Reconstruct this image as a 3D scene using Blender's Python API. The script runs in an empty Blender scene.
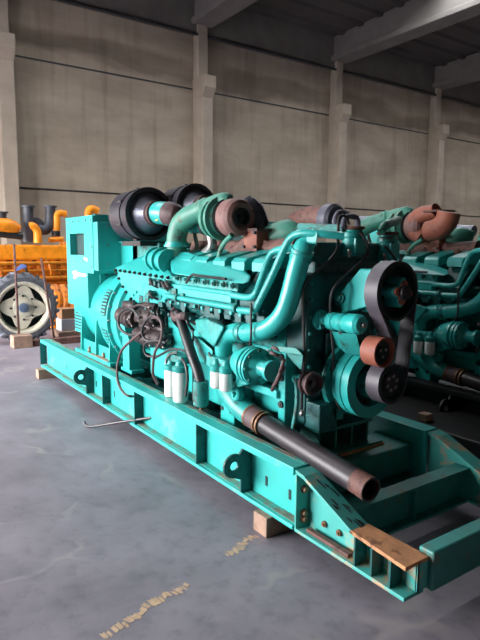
import bpy, bmesh, math, random
from mathutils import Vector, Matrix
random.seed(7)
V = Vector
PI = math.pi
scene = bpy.context.scene
COL = scene.collection

# ------------------------------------------------------------------ camera
CAM = V((2.61398, -2.22510, 1.95905)); YAW, PIT, ROL, FPX = 2.53823, -0.129851, 0.0074611, 557.44
_F = V((math.cos(YAW)*math.cos(PIT), math.sin(YAW)*math.cos(PIT), math.sin(PIT)))
_R = _F.cross(V((0, 0, 1))).normalized(); _U = _R.cross(_F)
CR = _R*math.cos(ROL) + _U*math.sin(ROL); CU = -_R*math.sin(ROL) + _U*math.cos(ROL)
cd = bpy.data.cameras.new('camera'); cam = bpy.data.objects.new('camera', cd); COL.objects.link(cam)
cd.sensor_fit = 'VERTICAL'; cd.sensor_height = 24; cd.lens = 24*FPX/640; cd.clip_end = 200; cd.clip_start = .05
m = Matrix((CR, CU, -_F)).transposed().to_4x4(); m.translation = CAM; cam.matrix_world = m
scene.camera = cam

def P(u, v, x=None, y=None, z=None):
    """survey helper: where a sight line meets a plane of the place"""
    d = _F + CR*((u-240)/FPX) - CU*((v-320)/FPX)
    if x is not None: t = (x-CAM.x)/d.x
    elif y is not None: t = (y-CAM.y)/d.y
    else: t = (z-CAM.z)/d.z
    return CAM + d*t

# ------------------------------------------------------------------ materials
def lin(c): return tuple(((x/255)/12.92 if x/255 <= .04045 else ((x/255+.055)/1.055)**2.4) for x in c)+(1,)
def mat(name, rgb, rough=.5, metal=0, var=.12, scale=6, bump=0, dirt=None, dirt_amt=.5, dscale=3, coat=0, rvar=.1):
    m = bpy.data.materials.new(name); m.use_nodes = True; nt = m.node_tree; N = nt.nodes; Lk = nt.links
    b = N['Principled BSDF']; tc = N.new('ShaderNodeTexCoord')
    n1 = N.new('ShaderNodeTexNoise'); n1.inputs['Scale'].default_value = scale; n1.inputs['Detail'].default_value = 6
    Lk.new(tc.outputs['Object'], n1.inputs['Vector'])
    r1 = N.new('ShaderNodeValToRGB'); c = lin(rgb)
    r1.color_ramp.elements[0].position = .3; r1.color_ramp.elements[1].position = .7
    r1.color_ramp.elements[0].color = tuple(x*(1-var) for x in c[:3])+(1,)
    r1.color_ramp.elements[1].color = tuple(min(1, x*(1+var)) for x in c[:3])+(1,)
    Lk.new(n1.outputs['Fac'], r1.inputs['Fac']); out = r1.outputs['Color']
    if dirt:
        n2 = N.new('ShaderNodeTexNoise'); n2.inputs['Scale'].default_value = dscale; n2.inputs['Detail'].default_value = 8
        n2.inputs['Roughness'].default_value = .68; Lk.new(tc.outputs['Object'], n2.inputs['Vector'])
        r2 = N.new('ShaderNodeValToRGB'); a = .72-.3*dirt_amt
        r2.color_ramp.elements[0].position = a; r2.color_ramp.elements[1].position = min(1, a+.1)
        r2.color_ramp.elements[0].color = (0, 0, 0, 1); r2.color_ramp.elements[1].color = (1, 1, 1, 1)
        mx = N.new('ShaderNodeMix'); mx.data_type = 'RGBA'; Lk.new(n2.outputs['Fac'], r2.inputs['Fac'])
        Lk.new(r2.outputs['Color'], mx.inputs['Factor']); Lk.new(out, mx.inputs['A']); mx.inputs['B'].default_value = lin(dirt)
        out = mx.outputs['Result']
    Lk.new(out, b.inputs['Base Color'])
    mr = N.new('ShaderNodeMapRange'); mr.inputs['To Min'].default_value = max(0, rough-rvar); mr.inputs['To Max'].default_value = min(1, rough+rvar)
    Lk.new(n1.outputs['Fac'], mr.inputs['Value']); Lk.new(mr.outputs['Result'], b.inputs['Roughness'])
    b.inputs['Metallic'].default_value = metal; b.inputs['Coat Weight'].default_value = coat
    if bump:
        bp = N.new('ShaderNodeBump'); bp.inputs['Strength'].default_value = bump; bp.inputs['Distance'].default_value = .01
        Lk.new(n1.outputs['Fac'], bp.inputs['Height']); Lk.new(bp.outputs['Normal'], b.inputs['Normal'])
    return m

TEAL = mat('teal_paint', (48, 173, 168), .3, var=.1, scale=3, dirt=(34, 92, 84), dirt_amt=.28, dscale=5)
TEALC = mat('teal_casting', (38, 153, 148), .42, var=.2, scale=14, bump=.25, dirt=(34, 66, 60), dirt_amt=.6, dscale=9)
TEALG = mat('teal_grimy_paint', (40, 132, 127), .5, var=.25, scale=10, bump=.2, dirt=(48, 70, 62), dirt_amt=.7, dscale=12)
TEALR = mat('teal_rail_paint', (52, 178, 171), .4, var=.1, scale=4, dirt=(96, 172, 158), dirt_amt=.5, dscale=4)
TEALW = mat('worn_teal_paint', (44, 132, 126), .5, var=.15, scale=9, dirt=(92, 104, 92), dirt_amt=.55, dscale=5)
TEALD = mat('shade_darkened_teal', (16, 84, 84), .45, var=.25, scale=9, bump=.2, dirt=(22, 40, 38), dirt_amt=.6, dscale=8)  # teal darkened to carry shade on front faces, ribs, heads; dirt mottling on top
OLDGREEN = mat('weathered_green_paint', (70, 140, 122), .5, var=.25, scale=8, dirt=(84, 70, 58), dirt_amt=.6, dscale=8)
NOSEM = mat('rust_stained_teal', (68, 168, 160), .5, var=.12, scale=5, dirt=(186, 146, 112), dirt_amt=.62, dscale=4.5)
DUST = mat('brown_dust', (126, 120, 106), .9, var=.3, scale=12, dirt=(66, 160, 150), dirt_amt=.85, dscale=7)
RUST = mat('rust_orange', (196, 140, 98), .8, var=.2, scale=14, dirt=(128, 84, 62), dirt_amt=.6, dscale=10)
BROWN = mat('heated_brown_iron', (108, 72, 64), .7, var=.25, scale=10, dirt=(62, 44, 42), dirt_amt=.7, dscale=9)
REDB = mat('red_primer_iron', (148, 84, 66), .6, var=.15, scale=10, dirt=(100, 60, 50), dirt_amt=.4, dscale=9)
PINKB = mat('faded_pink_iron', (128, 92, 88), .6, var=.15, scale=10, dirt=(100, 66, 60), dirt_amt=.6, dscale=9)
GRIME = mat('oily_starter_metal', (66, 54, 56), .5, metal=.3, var=.4, scale=24, dirt=(176, 150, 130), dirt_amt=.42, dscale=14, bump=.3)
BLACK = mat('black_rubber', (34, 32, 36), .45, var=.3, scale=8, rvar=.08)
FILTB = mat('black_plastic_housing', (50, 47, 56), .42, var=.15, scale=5, dirt=(86, 82, 88), dirt_amt=.3, dscale=4)
CABLE = mat('dark_cable_sleeve', (46, 44, 46), .5, var=.3, scale=20)
HOSEB = mat('dusty_brown_hose', (88, 66, 67), .6, var=.2, scale=12)
PIPEB = mat('black_brown_pipe', (48, 40, 44), .42, var=.3, scale=9, dirt=(96, 66, 58), dirt_amt=.35, dscale=4)
BELT = mat('ribbed_belt_rubber', (74, 68, 76), .5, var=.12, scale=6)
STEEL = mat('bare_steel', (150, 148, 146), .38, metal=.8, var=.2, scale=12)
DSTEEL = mat('dark_steel', (50, 50, 52), .45, metal=.4, var=.3, scale=10)
WHITE = mat('white_filter_paint', (232, 234, 230), .35, var=.04, scale=6, dirt=(180, 176, 160), dirt_amt=.2)
DECAL = mat('white_decal', (225, 240, 236), .5, var=.05)
VOID = mat('dark_pulley_recess_shade', (16, 40, 40), .7, var=.3)  # shade of slots, vents and recesses put in as colour; also dark pulleys
HATCH = mat('dark_teal_inside', (14, 60, 60), .6, var=.3, scale=4)
BLKSKID = mat('black_base_paint', (15, 14, 15), .55, var=.3, scale=6)
WOOD = mat('raw_timber', (156, 126, 108), .8, var=.2, scale=9, dirt=(120, 92, 76), dirt_amt=.5, dscale=7, bump=.3)
CARD = mat('cardboard', (176, 132, 96), .85, var=.1)
CARDW = mat('white_carton', (206, 204, 214), .7, var=.06)
ORANGE = mat('orange_engine_paint', (236, 142, 20), .45, var=.15, scale=8, dirt=(150, 84, 24), dirt_amt=.45, dscale=7)
ORANGEC = mat('orange_casting', (216, 120, 18), .5, var=.3, scale=16, dirt=(90, 56, 26), dirt_amt=.7, dscale=9)
TYRE = mat('grey_tyre_rubber', (104, 106, 114), .8, var=.25, scale=14)
RIM = mat('cream_rim_paint', (228, 220, 200), .5, var=.08, scale=10, dirt=(150, 128, 104), dirt_amt=.45, dscale=7)
HUBB = mat('blue_grey_hub', (96, 112, 136), .5, var=.2)
BLUE = mat('blue_cloth', (70, 92, 150), .7, var=.2)
YELL = mat('yellow_tag', (214, 206, 90), .6)
COPPER = mat('tarnished_brass', (126, 90, 66), .5, metal=.3, var=.3, scale=12)
BGBLACK = mat('grey_black_stack', (70, 72, 82), .55, var=.25, scale=6)
CONE = mat('blue_grey_metal', (120, 122, 136), .4, metal=.4, var=.15, scale=6)
FOIL = mat('grey_heat_wrap', (84, 84, 96), .5, metal=.2, var=.3, scale=14)

def concrete_wall():
    m = bpy.data.materials.new('stained_concrete_panels'); m.use_nodes = True; nt = m.node_tree; N = nt.nodes; L = nt.links; b = N['Principled BSDF']
    tc = N.new('ShaderNodeTexCoord'); mp = N.new('ShaderNodeMapping'); mp.inputs['Scale'].default_value = (1, .35, 1); L.new(tc.outputs['Object'], mp.inputs['Vector'])
    n = N.new('ShaderNodeTexNoise'); n.inputs['Scale'].default_value = .9; n.inputs['Detail'].default_value = 9; n.inputs['Roughness'].default_value = .6; L.new(mp.outputs[0], n.inputs['Vector'])
    r = N.new('ShaderNodeValToRGB'); r.color_ramp.elements[0].position = .32; r.color_ramp.elements[1].position = .68
    r.color_ramp.elements[0].color = lin((136, 124, 109)); r.color_ramp.elements[1].color = lin((170, 157, 140)); L.new(n.outputs['Fac'], r.inputs['Fac'])
    mp2 = N.new('ShaderNodeMapping'); mp2.inputs['Scale'].default_value = (1, 2.6, .25); L.new(tc.outputs['Object'], mp2.inputs['Vector'])
    n2 = N.new('ShaderNodeTexNoise'); n2.inputs['Scale'].default_value = 1.3; n2.inputs['Detail'].default_value = 5; L.new(mp2.outputs[0], n2.inputs['Vector'])
    r2 = N.new('ShaderNodeValToRGB'); r2.color_ramp.elements[0].position = .5; r2.color_ramp.elements[1].position = .78
    r2.color_ramp.elements[0].color = (1, 1, 1, 1); r2.color_ramp.elements[1].color = (.72, .70, .68, 1); L.new(n2.outputs['Fac'], r2.inputs['Fac'])
    mx = N.new('ShaderNodeMix'); mx.data_type = 'RGBA'; mx.blend_type = 'MULTIPLY'; mx.inputs['Factor'].default_value = 1
    L.new(r.outputs['Color'], mx.inputs['A']); L.new(r2.outputs['Color'], mx.inputs['B'])
    # damp stain band under the ring beam: noise gated by height
    sp = N.new('ShaderNodeSeparateXYZ'); L.new(tc.outputs['Object'], sp.inputs[0])
    n3 = N.new('ShaderNodeTexNoise'); n3.inputs['Scale'].default_value = .7; n3.inputs['Detail'].default_value = 8; L.new(mp.outputs[0], n3.inputs['Vector'])
    ad = N.new('ShaderNodeMath'); ad.operation = 'MULTIPLY_ADD'; L.new(n3.outputs['Fac'], ad.inputs[0]); ad.inputs[1].default_value = 1.5; L.new(sp.outputs['Z'], ad.inputs[2])
    r3 = N.new('ShaderNodeValToRGB'); e = r3.color_ramp.elements; L.new(ad.outputs[0], r3.inputs['Fac'])
    mr = N.new('ShaderNodeMapRange'); mr.inputs['From Min'].default_value = 7.6; mr.inputs['From Max'].default_value = 9.6; L.new(ad.outputs[0], mr.inputs['Value']); L.new(mr.outputs[0], r3.inputs['Fac'])
    e[0].position = .3; e[0].color = (1, 1, 1, 1); e[1].position = .42; e[1].color = (.45, .43, .42, 1)
    k = e.new(.62); k.color = (.55, .52, .5, 1); k = e.new(.75); k.color = (1, 1, 1, 1)
    m2 = N.new('ShaderNodeMix'); m2.data_type = 'RGBA'; m2.blend_type = 'MULTIPLY'; m2.inputs['Factor'].default_value = .85
    L.new(mx.outputs['Result'], m2.inputs['A']); L.new(r3.outputs['Color'], m2.inputs['B'])
    L.new(m2.outputs['Result'], b.inputs['Base Color']); b.inputs['Roughness'].default_value = .85
    return m
def floor_mat():
    m = bpy.data.materials.new('stained_concrete_floor'); m.use_nodes = True; nt = m.node_tree; N = nt.nodes; L = nt.links; b = N['Principled BSDF']
    tc = N.new('ShaderNodeTexCoord')
    n = N.new('ShaderNodeTexNoise'); n.inputs['Scale'].default_value = 1.1; n.inputs['Detail'].default_value = 10; n.inputs['Roughness'].default_value = .62; L.new(tc.outputs['Object'], n.inputs['Vector'])
    r = N.new('ShaderNodeValToRGB'); r.color_ramp.elements[0].position = .34; r.color_ramp.elements[1].position = .68
    r.color_ramp.elements[0].color = lin((118, 112, 121)); r.color_ramp.elements[1].color = lin((150, 142, 152)); L.new(n.outputs['Fac'], r.inputs['Fac'])
    n2 = N.new('ShaderNodeTexNoise'); n2.inputs['Scale'].default_value = 9; n2.inputs['Detail'].default_value = 8; n2.inputs['Roughness'].default_value = .7; L.new(tc.outputs['Object'], n2.inputs['Vector'])
    r2 = N.new('ShaderNodeValToRGB'); r2.color_ramp.elements[0].position = .34; r2.color_ramp.elements[1].position = .5
    r2.color_ramp.elements[0].color = (.72, .72, .72, 1); r2.color_ramp.elements[1].color = (1, 1, 1, 1); L.new(n2.outputs['Fac'], r2.inputs['Fac'])
    mx = N.new('ShaderNodeMix'); mx.data_type = 'RGBA'; mx.blend_type = 'MULTIPLY'; mx.inputs['Factor'].default_value = .7
    L.new(r.outputs['Color'], mx.inputs['A']); L.new(r2.outputs['Color'], mx.inputs['B'])
    # thin pale cracks
    nv = N.new('ShaderNodeTexNoise'); nv.inputs['Scale'].default_value = 2.2; L.new(tc.outputs['Object'], nv.inputs['Vector'])
    mv = N.new('ShaderNodeMix'); mv.data_type = 'VECTOR'; mv.inputs['Factor'].default_value = .35; L.new(tc.outputs['Object'], mv.inputs['A']); L.new(nv.outputs['Color'], mv.inputs['B'])
    vo = N.new('ShaderNodeTexVoronoi'); vo.feature = 'DISTANCE_TO_EDGE'; vo.inputs['Scale'].default_value = .75; L.new(mv.outputs['Result'], vo.inputs['Vector'])
    rc = N.new('ShaderNodeValToRGB'); rc.color_ramp.elements[0].position = .004; rc.color_ramp.elements[1].position = .016
    rc.color_ramp.elements[0].color = (1, 1, 1, 1); rc.color_ramp.elements[1].color = (0, 0, 0, 1); L.new(vo.outputs['Distance'], rc.inputs['Fac'])
    gt = N.new('ShaderNodeTexNoise'); gt.inputs['Scale'].default_value = 1.7; L.new(tc.outputs['Object'], gt.inputs['Vector'])
    rg = N.new('ShaderNodeValToRGB'); rg.color_ramp.elements[0].position = .48; rg.color_ramp.elements[1].position = .6; L.new(gt.outputs['Fac'], rg.inputs['Fac'])
    mu = N.new('ShaderNodeMath'); mu.operation = 'MULTIPLY'; L.new(rc.outputs['Color'], mu.inputs[0]); L.new(rg.outputs['Color'], mu.inputs[1])
    ms = N.new('ShaderNodeMath'); ms.operation = 'MULTIPLY'; ms.inputs[1].default_value = .45; L.new(mu.outputs[0], ms.inputs[0])
    mc = N.new('ShaderNodeMix'); mc.data_type = 'RGBA'; L.new(ms.outputs[0], mc.inputs['Factor']); L.new(mx.outputs['Result'], mc.inputs['A']); mc.inputs['B'].default_value = lin((168, 160, 156))
    L.new(mc.outputs['Result'], b.inputs['Base Color'])
    mr = N.new('ShaderNodeMapRange'); mr.inputs['To Min'].default_value = .34; mr.inputs['To Max'].default_value = .62; L.new(n2.outputs['Fac'], mr.inputs['Value']); L.new(mr.outputs[0], b.inputs['Roughness'])
    b.inputs['Specular IOR Level'].default_value = .35
    return m
WALLM = concrete_wall(); FLOORM = floor_mat()
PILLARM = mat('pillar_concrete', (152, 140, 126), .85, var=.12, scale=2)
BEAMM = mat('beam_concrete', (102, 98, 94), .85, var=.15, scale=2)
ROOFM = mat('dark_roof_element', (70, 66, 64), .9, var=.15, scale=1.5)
TAPE = mat('worn_yellow_line_paint', (198, 168, 138), .8, var=.2, scale=20)

# ------------------------------------------------------------------ mesh builder
class MB:
    def __init__(s): s.b = bmesh.new()
    def box(s, a, c):
        x0, x1 = sorted((a[0], c[0])); y0, y1 = sorted((a[1], c[1])); z0, z1 = sorted((a[2], c[2]))
        v = [s.b.verts.new(p) for p in ((x0,y0,z0),(x1,y0,z0),(x1,y1,z0),(x0,y1,z0),(x0,y0,z1),(x1,y0,z1),(x1,y1,z1),(x0,y1,z1))]
        for f in ((3,2,1,0),(4,5,6,7),(0,1,5,4),(1,2,6,5),(2,3,7,6),(3,0,4,7)): s.b.faces.new([v[i] for i in f])
        return s
    def prism(s, pts, off):
        off = V(off); a = [s.b.verts.new(p) for p in pts]; c = [s.b.verts.new(V(p)+off) for p in pts]; n = len(pts)
        try: s.b.faces.new(a[::-1]); s.b.faces.new(c)
        except Exception: pass
        for i in range(n): s.b.faces.new((a[i], a[(i+1) % n], c[(i+1) % n], c[i]))
        return s
    def hull(s, pts):
        vs = [s.b.verts.new(p) for p in pts]; r = bmesh.ops.convex_hull(s.b, input=vs)
        bad = [g for g in r['geom_interior'] + r['geom_unused'] if isinstance(g, bmesh.types.BMVert)]
        if bad: bmesh.ops.delete(s.b, geom=bad, context='VERTS')
        return s
    def lathe(s, o, ax, prof, n=28, cap=True):
        o = V(o); ax = V(ax).normalized(); q = V((0, 0, 1)) if abs(ax.z) < .9 else V((1, 0, 0))
        e1 = ax.cross(q).normalized(); e2 = ax.cross(e1); rings = []
        for t, r in prof:
            rings.append([s.b.verts.new(o + ax*t + (e1*math.cos(2*PI*k/n) + e2*math.sin(2*PI*k/n))*max(r, 1e-4)) for k in range(n)])
        for A, B in zip(rings, rings[1:]):
            for k in range(n): s.b.faces.new((A[k], A[(k+1) % n], B[(k+1) % n], B[k])).smooth = True
        if cap: s.b.faces.new(rings[0][::-1]); s.b.faces.new(rings[-1])
        return s
    def cyl(s, a, c, r, r2=None, n=18):
        a = V(a); c = V(c); return s.lathe(a, c-a, [(0, r), ((c-a).length, r if r2 is None else r2)], n)
    def tube(s, pts, r, n=12, smooth=5, caps=True):
        pts = [V(p) for p in pts]; rs = r if isinstance(r, (list, tuple)) else [r]*len(pts)
        P2, R2 = [], []
        if smooth and len(pts) > 2:
            for i in range(len(pts)-1):
                p0 = pts[max(i-1, 0)]; p1 = pts[i]; p2 = pts[i+1]; p3 = pts[min(i+2, len(pts)-1)]
                for k in range(smooth):
                    t = k/smooth
                    P2.append(.5*((2*p1) + (p2-p0)*t + (2*p0-5*p1+4*p2-p3)*t*t + (3*p1-p0-3*p2+p3)*t**3)); R2.append(rs[i]*(1-t)+rs[i+1]*t)
            P2.append(pts[-1]); R2.append(rs[-1])
        else: P2, R2 = pts, rs
        ref = None; rings = []
        for i, p in enumerate(P2):
            d = (P2[min(i+1, len(P2)-1)] - P2[max(i-1, 0)]).normalized()
            if ref is None: ref = d.cross(V((0, 0, 1)) if abs(d.z) < .9 else V((1, 0, 0))).normalized()
            ref = (ref - d*ref.dot(d)).normalized(); e = d.cross(ref)
            rings.append([s.b.verts.new(p + (ref*math.cos(2*PI*k/n)+e*math.sin(2*PI*k/n))*R2[i]) for k in range(n)])
        for A, B in zip(rings, rings[1:]):
            for k in range(n): s.b.faces.new((A[k], A[(k+1) % n], B[(k+1) % n], B[k])).smooth = True
        if caps: s.b.faces.new(rings[0][::-1]); s.b.faces.new(rings[-1])
        return s
    def build(s, name, m, parent=None, bevel=0, label=None, seg=2):
        bmesh.ops.recalc_face_normals(s.b, faces=s.b.faces)
        for e in s.b.edges:
            if len(e.link_faces) == 2 and e.calc_face_angle(0) > .42: e.smooth = False
        me = bpy.data.meshes.new(name); s.b.to_mesh(me); s.b.free(); me.materials.append(m)
        o = bpy.data.objects.new(name, me); COL.objects.link(o)
        if parent:
            o.parent = parent; w = WM.get(parent.name, Matrix()); o.matrix_parent_inverse = w.inverted()
        WM[o.name] = Matrix()
        if bevel:
            md = o.modifiers.new('bevel', 'BEVEL'); md.width = bevel; md.segments = seg; md.limit_method = 'ANGLE'; md.angle_limit = math.radians(40)
            md.harden_normals = False
        if label: o['label'] = label
        return o
WM = {}
def tag(o, label=None, cat=None, group=None, kind=None):
    if label: o['label'] = label
    if cat: o['category'] = cat
    if group: o['group'] = group
    if kind: o['kind'] = kind
    return o
def empty(name, loc):
    o = bpy.data.objects.new(name, None); COL.objects.link(o); o.location = loc; o.empty_display_size = .2
    WM[o.name] = Matrix.Translation(V(loc)); return o
def struct(o): o['kind'] = 'structure'; return o
def copy_tree(o, parent=None):
    c = o.copy(); COL.objects.link(c)
    if parent:
        mpi = o.matrix_parent_inverse.copy(); c.parent = parent; c.matrix_parent_inverse = mpi
    for ch in list(o.children): copy_tree(ch, c)
    return c
X = V((1, 0, 0)); Y = V((0, 1, 0)); Z = V((0, 0, 1))
YC = .735

# ------------------------------------------------------------------ the hall
SKY0, SKY1 = -9.3, -8.2
struct(MB().box((-15.4, -40, -.2), (14, 34, 0)).build('floor', FLOORM))
struct(MB().box((-15.4, -10, 0), (-15, 34, 10.4)).build('wall_back', WALLM))
struct(MB().box((-15.4, 33.6, 0), (14, 34, 12)).build('wall_right', WALLM))
struct(MB().box((13.6, -12, 0), (14, 34, 12)).build('wall_front', WALLM))
# left wall above a wide vehicle opening
w = MB(); w.box((-15.4, -10.3, 5.4), (14, -10, 12)); w.box((-15.4, -10.3, 0), (-14, -10, 5.4)); w.box((-2.0, -10.3, 0), (14, -10, 5.4))
struct(w.build('wall_left', WALLM))
# panel joints of the back wall as thin dark strips laid on its face
for i, z in enumerate((7.38, 3.66)):
    struct(MB().box((-15.0, -10, z-.025), (-14.985, 33.6, z+.025)).build('trim_%d' % (1+i), DSTEEL))
# ring beam and conduit
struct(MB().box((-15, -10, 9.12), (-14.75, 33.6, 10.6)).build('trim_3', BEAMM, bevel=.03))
struct(MB().cyl((-14.7, -10, 9.1), (-14.7, 33.6, 9.1), .05).build('trim_4', DSTEEL))
k = 5
for yc in (-4.9, 1.58, 8.06, 14.5, 20.95, 27.4):
    b = MB(); b.box((-15, yc-.215, 0), (-14.35, yc+.215, 7.3)); b.box((-15, yc-.2, 7.3), (-14.65, yc+.2, 9.5))
    b.prism([(-14.36, yc-.23, 7.0), (-14.15, yc-.23, 7.3), (-14.15, yc-.23, 7.7), (-15, yc-.23, 7.7), (-15, yc-.23, 7.0)], (0, .46, 0))
    struct(b.build('trim_%d' % k, PILLARM, bevel=.03)); k += 1
    b = MB(); t = lambda x, z: (x, yc-.28, z)
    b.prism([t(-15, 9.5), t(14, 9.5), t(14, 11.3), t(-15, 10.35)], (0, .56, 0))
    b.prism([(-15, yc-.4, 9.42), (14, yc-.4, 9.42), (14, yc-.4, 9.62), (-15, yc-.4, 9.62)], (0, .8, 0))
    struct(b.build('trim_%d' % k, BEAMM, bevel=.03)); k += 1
b = MB()
for xa, xb in ((-15.4, SKY0), (SKY1, 14)):      # roof slab with a long skylight strip
    za, zb = 10.35+(xa+15)*.0328, 10.35+(xb+15)*.0328
    b.prism([(xa, -10.3, za), (xb, -10.3, zb), (xb, -10.3, zb+.3), (xa, -10.3, za+.3)], (0, 44.3, 0))
x = -14.3
while x < 13.5:
    if SKY0-.3 < x < SKY1+.1: x += .95; continue
    zz = 10.35+(x+15)*.0328
    b.prism([(x, -10, zz-.1), (x+.16, -10, zz-.1), (x+.24, -10, zz+.05), (x-.08, -10, zz+.05)], (0, 43.6, 0)); x += .95
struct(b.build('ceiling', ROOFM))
for i, (pts, name) in enumerate([(((102, 637), (128, 622), (150, 604), (172, 593), (187, 584)), 'a'), (((225, 554), (238, 549), (246, 540), (256, 535)), 'b')]):
    b = MB(); pp = [P(u, v, z=0) for u, v in pts]; rnd = random.Random(3+i)
    for A, B in zip(pp, pp[1:]):
        d = (B-A); n = V((-d.y, d.x, 0)).normalized()
        for q in range(5):
            t0 = q/5+.02*rnd.random(); t1 = t0+.1+.1*rnd.random(); w0 = .012+.022*rnd.random(); w1 = .012+.022*rnd.random(); j = (rnd.random()-.5)*.03
            poly = [A+d*t0-n*(w0-j), A+d*((t0+t1)/2)-n*(w1*1.3-j), A+d*t1-n*(w1-j), A+d*t1+n*(w0+j), A+d*((t0+t1)/2)+n*(w0*.7+j), A+d*t0+n*(w1+j)]
            b.prism([(p.x, p.y, .0008) for p in poly], (0, 0, .0008))
    tag(b.build('floor_marking', TAPE), ['flaked ochre paint line on the floor, the long one at the lower left', 'short flaked ochre paint streak on the floor beside the front timber block'][i], 'marking')

# ------------------------------------------------------------------ the generator set
G = empty('diesel_generator', (-2.4, YC, .14))
tag(G, 'large turquoise diesel generator set on a long open base frame in the foreground', 'generator', 'turquoise generator sets standing side by side')
XL = -5.92; BT, TP = .14, .56
SK = []
def rail(y0, s, name):
    b = MB()
    b.box((XL, y0, TP-.05), (0, y0+s*.15, TP)); b.box((XL, y0, BT), (0, y0+s*.15, BT+.028)); b.box((XL, y0+s*.1, BT), (0, y0+s*.125, TP-.02))
    r = b.build(name, TEALR, G, bevel=.004); SK.append(r); return r
nr = rail(0, 1, 'side_rail'); MB().box((XL+.02, .035, BT+.027), (-.02, .1, BT+.031)).build('dust_layer', DUST, nr, label='brown dust along the bottom flange'); MB().box((XL+.02, .105, TP), (-.02, .148, TP+.002)).build('dust_layer', DUST, nr, label='grey-brown dust on the top flange'); fr = rail(1.47, -1, 'side_rail')
# near rail stiffeners, lugs, slots
for u, v in ((40.5, 367), (102.5, 407), (134.4, 425), (196, 466)):
    xx = P(u, v, y=0).x
    SK.append(MB().box((xx-.012, .004, BT+.028), (xx, .1, TP-.05)).build('stiffener', TEALD, nr))
for u in (230., 78.):
    xx = P(u, 440 if u > 200 else 385, y=-.1).x
    b = MB(); pts = []
    for a in range(60, 271, 15): pts.append((xx, -.06+.09*math.cos(math.radians(a)), .385+.09*math.sin(math.radians(a))))
    h_ = [(xx, -.06+.034*math.cos(math.radians(a)), .385+.034*math.sin(math.radians(a))) for a in range(180, -181, -24)]
    k_ = next(i for i, p_ in enumerate(pts) if p_[1] <= -.1499)
    pts = pts[:k_+1]+h_+pts[k_:]
    pts += [(xx, .0, .27), (xx, .0, BT+.028), (xx, .1, BT+.028), (xx, .1, TP-.05), (xx, .02, TP-.05)]
    b.prism(pts, (-.022, 0, 0)); lug = b.build('lifting_lug', TEALD, nr, bevel=.003); SK.append(lug)
SK = list(dict.fromkeys(SK))
for u, v in ((266.7, 481), (290, 494.5), (67, 367.5), (96.7, 384), (114.6, 394)):
    p = P(u, v, y=.1)
    MB().box((p.x-.012, .096, p.z-.035), (p.x+.012, .101, p.z+.035)).build('slot', VOID, nr)
# front nose pieces
def nose(y0, s, name):
    b = MB(); Yp = lambda t: y0+s*t
    prof = [(.02, BT), (.02, .555), (.53, .355), (.9, .33), (.9, BT)]
    b.prism([(x, Yp(.1), z) for x, z in prof], (0, s*.02, 0))
    b.prism([(.02, Yp(0), .53), (.02, Yp(0), .555), (.1, Yp(0), .54), (.53, Yp(0), .357), (.53, Yp(0), .335), (.1, Yp(0), .515)], (0, s*.14, 0))
    b.box((.02, Yp(0), BT), (.9, Yp(.16), BT+.022))
    b.box((.02, Yp(.0), BT+.02), (.035, Yp(.12), .54))
    n = b.build(name, NOSEM, G, bevel=.004); SK.append(n)
    t = MB().hull([(xx_, Yp(t_), z_+dz_) for xx_, w_, z_ in ((.5, .145, .365), (.9, .19, .335)) for t_ in (0, w_) for dz_ in (0, -.022)]).build('nose_cap', RUST, n, bevel=.003, label='rust-streaked flat end cap'); SK.append(t)
    MB().box((.888, Yp(.1), BT+.02), (.9, Yp(.185), .315)).build('end_plate', NOSEM, n)
    for xx in (.535, .66, .79): SK.append(MB().box((xx, Yp(.004), BT+.022), (xx+.012, Yp(.1), .335-.03*(xx-.53))).build('stiffener', TEALD, n))
    SK.append(MB().box((.1, Yp(.03), BT+.022), (.47, Yp(.07), BT+.045)).build('loose_bar', BROWN, n, bevel=.004, label='rusty bar lying on the lower flange'))
    for z in (.42, .26, .22):
        MB().lathe((.036, Yp(.06), z), X, [(0, .026), (.012, .026), (.012, .018), (.03, .018)], 8).build('bolt', COPPER, n)
    for xx in (.2, .33): MB().lathe((xx, Yp(.098), .24), Y*-s, [(0, .022), (.014, .02), (.014, .01), (.024, .01)], 8).build('bolt', COPPER, n)
    return n
nose(0, 1, 'frame_nose'); nose(1.47, -1, 'frame_nose')
# black scrape marks on the near nose slope
rnd = random.Random(5); NOSE = bpy.data.objects['frame_nose']
for q in range(12):
    t = rnd.random()*.8+.08; yy = .02+rnd.random()*.09; xx = .1+.43*t; zz = .541-.1835*t+.0012; l = .03+.06*rnd.random(); dz = -l*.427
    MB().prism([(xx, yy, zz), (xx+l, yy+.006, zz+dz), (xx+l*.8, yy+.016, zz+dz*.8), (xx+.01, yy+.01, zz-.004)], (0, 0, .0015)).build('scrape_mark', DSTEEL, NOSE)
# cross members
def ibeam(x0, x1, zt, name, m=TEALW, zb=BT, ribs=(.75,)):
    b = MB(); b.box((x0, .12, zt-.018), (x1, 1.35, zt)); b.box((x0-.02, .12, zb), (x1+.02, 1.35, zb+.02)); xm = (x0+x1)/2
    b.box((xm-.01, .12, zb), (xm+.01, 1.35, zt-.01)); o = b.build(name, m, G, bevel=.003); SK.append(o)
    for r in ribs: SK.append(MB().box((xm, r, zb+.02), (x1-.006, r+.012, zt-.018)).build('stiffener', m, o))
ibeam(.26, .38, .385, 'cross_beam')
bb = MB().box((.83, .192, BT), (.93, 1.278, .365)).build('cross_beam', TEALW, G, bevel=.012); SK.append(bb)
SK.append(MB().box((-.5, .16, .2), (-.12, 1.345, .42)).build('engine_step', TEALW, G, bevel=.015))
SK.append(MB().box((-.5, .16, BT), (-.02, 1.345, .17)).build('cross_beam', TEALW, G, bevel=.004))
for xx in (-1.6, -2.6, -3.4, -4.4, -5.7): ibeam(xx, xx+.14, .40, 'cross_beam', TEALG)
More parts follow.
